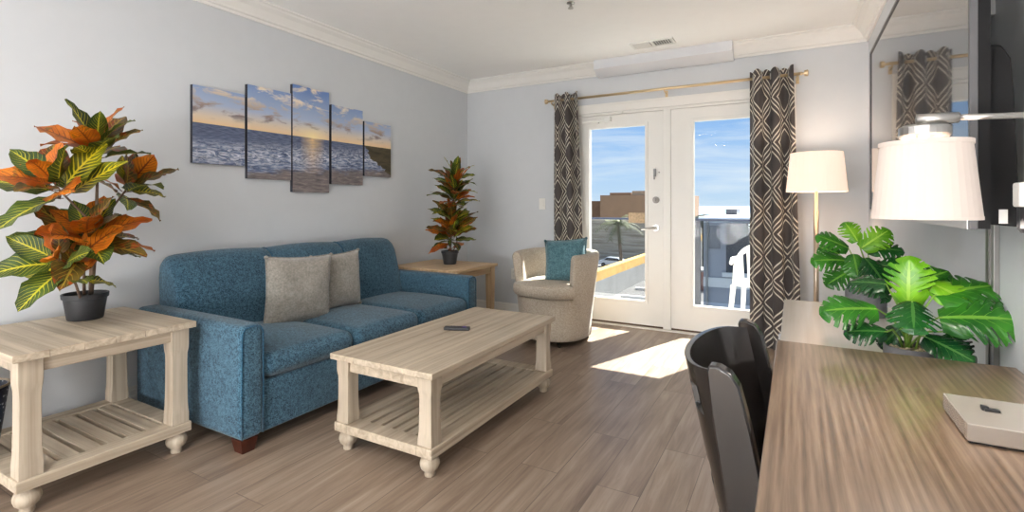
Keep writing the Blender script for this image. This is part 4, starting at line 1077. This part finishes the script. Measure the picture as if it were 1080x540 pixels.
# palm
pb = atY(655, 216, 50); base = Vector((pb.x, 50, GZ)); topc = Vector((pb.x-.3, 50, atY(650, 236, 50).z))
t = outp('palm_tree', 'palm tree with drooping fronds in front of the stone wall', 'tree', base)
bm = bm_(); tube(bm, [base, base+(topc-base)*.5+Vector((.15, 0, 0)), topc], [.22, .17, .15], 10); obj('trunk', bm, plain('palm_bark', srgb(128, 110, 90), .9, var=.15, vs=4), t, world=True)
bm = bm_(); rnd = random.Random(2)
for k in range(26):
    az = k*2.4; el = rnd.uniform(-.4, 1.2); d = Vector((math.cos(az)*math.cos(el), math.sin(az)*math.cos(el), math.sin(el))); L = rnd.uniform(1.7, 2.5)
    pts = [topc + d*L*s + Vector((0, 0, -1.3*s*s)) for s in (0, .25, .5, .75, 1)]
    side = d.cross(Vector((0, 0, 1))).normalized()
    for a, b in zip(pts, pts[1:]):
        for s in (-1, 1):
            for r_ in range(3):
                p = a+(b-a)*(r_/3); qd = p + side*s*.5 + (b-a)*.5 + Vector((0, 0, -.25)); bm.faces.new([bm.verts.new(w) for w in (p, p+(b-a)*.18, qd)])
obj('fronds', bm, plain('palm_green', srgb(92, 100, 62), .7, var=.2, vs=2), t, world=True, fixn=False)
# neighbouring building seen through the right leaf
Yn = 13.0; q = lambda u, v: atY(u, v, Yn)
t = outp('neighbour_building', 'grey building with dark windows and white roof behind the balcony railing', 'building', (0, Yn, GZ))
xl = q(742, 216).x; zr = q(760, 232).z
fac = plain('blue_grey_siding', srgb(168, 172, 180), .8, var=.03, vs=2)
obj('facade', B(xl, 8, Yn, Yn+7, GZ, zr), fac, t, world=True)
obj('roof', B(xl-.1, 8.1, Yn-.12, Yn+7.1, zr, zr+.07), plain('white_roof', srgb(238, 240, 244), .6, var=.01), t, world=True)
a, b = q(766, 287), q(800, 236); 
w = obj('window', B(a.x, b.x, Yn-.04, Yn+.02, a.z, b.z), plain('dark_window_glass', srgb(70, 74, 82), .15, var=.02), t, world=True)
obj('sill', B(a.x-.08, b.x+.08, Yn-.12, Yn-.0, a.z-.1, a.z), M['trim'], w, world=True)
a, b = q(748, 262), q(760, 238); w = obj('window', B(a.x, b.x, Yn-.04, Yn+.02, a.z, b.z), plain('grey_window_glass', srgb(116, 120, 128), .15, var=.02), t, world=True)
obj('band', B(xl, 8, Yn-.05, Yn, q(760, 303).z, q(760, 293).z), M['trim'], t, world=True)
a, b = q(745, 300), q(747, 236); obj('downpipe', B(a.x, b.x, Yn-.1, Yn, GZ, zr), M['conc'], t, world=True)
obj('roof_unit', B(q(750, 216).x, q(764, 216).x, Yn+3, Yn+4, zr+.07, q(760, 227).z+.12), M['rail'], t, world=True)
# dark tree line behind it
bm = bm_(); rnd = random.Random(7); Yt = 40
for k in range(34):
    c = atY(741+k*2.4, 227, Yt); bmesh.ops.create_icosphere(bm, subdivisions=2, radius=rnd.uniform(.5, .8), matrix=Matrix.Translation((c.x, Yt+rnd.uniform(-.5, .5), c.z-.45)) @ Matrix.Diagonal((1.2, 1, .8, 1)))
a = atY(741, 235, Yt); box(bm, a.x, a.x+14, Yt-.3, Yt+.3, GZ, a.z+.1)
o = obj('hedge', bm, plain('dark_hedge_green', srgb(48, 54, 46), .95, var=.2, vs=3)); o['label'] = 'dark clipped tree line behind the white roof'; o['category'] = 'hedge'; o['kind'] = 'stuff'

# ------------------------------------------------------------------ lights
def fill_ceiling_light(x, y, label, power):  # unseen fitting added behind the camera to fill the room with light
    t = thing('fill_ceiling_light', label, 'fill light', (x, y, CZ))
    bm = bm_(); lathe(bm, [(.19, 0), (.19, -.03), (.18, -.035), (.16, -.035)], n=32); obj('rim', bm, M['steel'], t)
    bm = bm_(); lathe(bm, [(.175, -.034), (.165, -.05), (.12, -.07), (.06, -.08), (.005, -.083)], n=32); obj('diffuser', bm, emis('fill_diffuser_glow', (1, .97, .93, 1), 3) if 'fill_diffuser_glow' not in bpy.data.materials else bpy.data.materials['fill_diffuser_glow'], t, smooth=True)
    l = bpy.data.lights.new('fill_disk', 'AREA'); l.shape = 'DISK'; l.size = .34; l.energy = power; l.color = (1, .985, .97)
    o = bpy.data.objects.new('fill_disk_light', l); C.objects.link(o); o.parent = t; o.location = (0, 0, -.09)
fill_ceiling_light(-1.4, -.35, 'added round flush fill light nearest behind the viewpoint', 20)
def fill_globe(x, y, label, strength):  # unseen glowing globe, added low down to brighten walls and ceiling
    t = thing('fill_globe_lamp', label, 'lamp', (x, y, 0))
    bm = bm_(); lathe(bm, [(.12, 0), (.12, .012), (.012, .02)], n=24); obj('base', bm, M['black'], t)
    bm = bm_(); tube(bm, [(0, 0, .01), (0, 0, .33)], .008, 10); obj('pole', bm, M['black'], t, smooth=True)
    bm = bm_(); bmesh.ops.create_uvsphere(bm, u_segments=24, v_segments=16, radius=.24, matrix=Matrix.Translation((0, 0, .55)))
    obj('globe', bm, emis('fill_globe_glow', (1, .985, .975, 1), strength) if 'fill_globe_glow' not in bpy.data.materials else bpy.data.materials['fill_globe_glow'], t, smooth=True)
fill_globe(-2.2, -3.4, 'added white fill globe behind the viewpoint near the left wall', 54)
fill_globe(-1.2, -2.0, 'added white fill globe behind the viewpoint in mid room', 48)
fill_globe(-.2, -2.6, 'added white fill globe behind the viewpoint near the right wall', 70)
fill_ceiling_light(-1.4, -2.2, 'added round flush fill light farthest behind the viewpoint', 20)
def point(name, loc, e, col, r=.03, parent=None):
    l = bpy.data.lights.new(name, 'POINT'); l.energy = e; l.color = col; l.shadow_soft_size = r
    o = bpy.data.objects.new(name, l); C.objects.link(o); o.location = loc; return o
point('floor_lamp_light', (.142, 4.3, 1.46), 6, (1, .82, .66))
point('swing_lamp_light', (Sx, Sy, 1.15), 7, (1, .93, .86), .02)
sun = bpy.data.lights.new('sun', 'SUN'); sun.energy = 25; sun.angle = math.radians(.6); sun.color = (1, .95, .87)
so = bpy.data.objects.new('sun', sun); C.objects.link(so)
so.rotation_euler = Vector((-.37, -1, -1.386)).to_track_quat('-Z', 'Y').to_euler()

W = bpy.data.worlds.new('sky'); sc.world = W; W.use_nodes = True; nt = W.node_tree; nt.nodes.clear()
out = nt.nodes.new('ShaderNodeOutputWorld'); bg = nt.nodes.new('ShaderNodeBackground'); nt.links.new(bg.outputs[0], out.inputs[0])
tc = nt.nodes.new('ShaderNodeTexCoord'); sep = nt.nodes.new('ShaderNodeSeparateXYZ'); nt.links.new(tc.outputs['Generated'], sep.inputs[0])
rp = nt.nodes.new('ShaderNodeValToRGB'); el = rp.color_ramp.elements
for p in range(3): el.new(.5)
for e, (p, c) in zip(el, [(0, srgb(196, 220, 240)), (.05, srgb(182, 212, 242)), (.14, srgb(152, 192, 238)), (.26, srgb(126, 172, 230)), (.7, srgb(96, 146, 214))]): e.position = p; e.color = c
nt.links.new(sep.outputs[2], rp.inputs[0])
mp = nt.nodes.new('ShaderNodeMapping'); mp.inputs['Scale'].default_value = (2.2, 2.2, 17); mp.inputs['Rotation'].default_value = (.06, .05, 0); nt.links.new(tc.outputs['Generated'], mp.inputs[0])
nz = nt.nodes.new('ShaderNodeTexNoise'); nz.inputs['Scale'].default_value = 1.6; nz.inputs['Detail'].default_value = 6; nz.inputs['Roughness'].default_value = .6; nz.inputs['Distortion'].default_value = .6; nt.links.new(mp.outputs[0], nz.inputs['Vector'])
cr = nt.nodes.new('ShaderNodeValToRGB'); cr.color_ramp.elements[0].position = .42; cr.color_ramp.elements[0].color = (0, 0, 0, 1); cr.color_ramp.elements[1].position = .72; cr.color_ramp.elements[1].color = (.9, .9, .9, 1); nt.links.new(nz.outputs[0], cr.inputs[0])
mxw = nt.nodes.new('ShaderNodeMix'); mxw.data_type = 'RGBA'; nt.links.new(cr.outputs[0], mxw.inputs[0]); nt.links.new(rp.outputs[0], mxw.inputs[6]); mxw.inputs[7].default_value = srgb(226, 236, 246)
nt.links.new(mxw.outputs[2], bg.inputs[0]); bg.inputs[1].default_value = 1.0

# ------------------------------------------------------------------ camera, view
cam = bpy.data.cameras.new('camera'); co = bpy.data.objects.new('camera', cam); C.objects.link(co)
co.location = (0, 0, H); co.rotation_euler = (math.radians(90), 0, YAW)
cam.sensor_width = 36; cam.lens = 36*F/1080; cam.shift_y = -54/1080; cam.clip_start = .02; cam.clip_end = 6000
sc.camera = co
sc.view_settings.view_transform = 'Standard'; sc.view_settings.look = 'None'; sc.view_settings.exposure = 0.1; sc.view_settings.gamma = 1
sc.view_settings.use_curve_mapping = False
sc.cycles.use_denoising = True
sc.cycles.max_bounces = 10; sc.cycles.diffuse_bounces = 6; sc.cycles.transparent_max_bounces = 12
sc.cycles.sample_clamp_indirect = 6
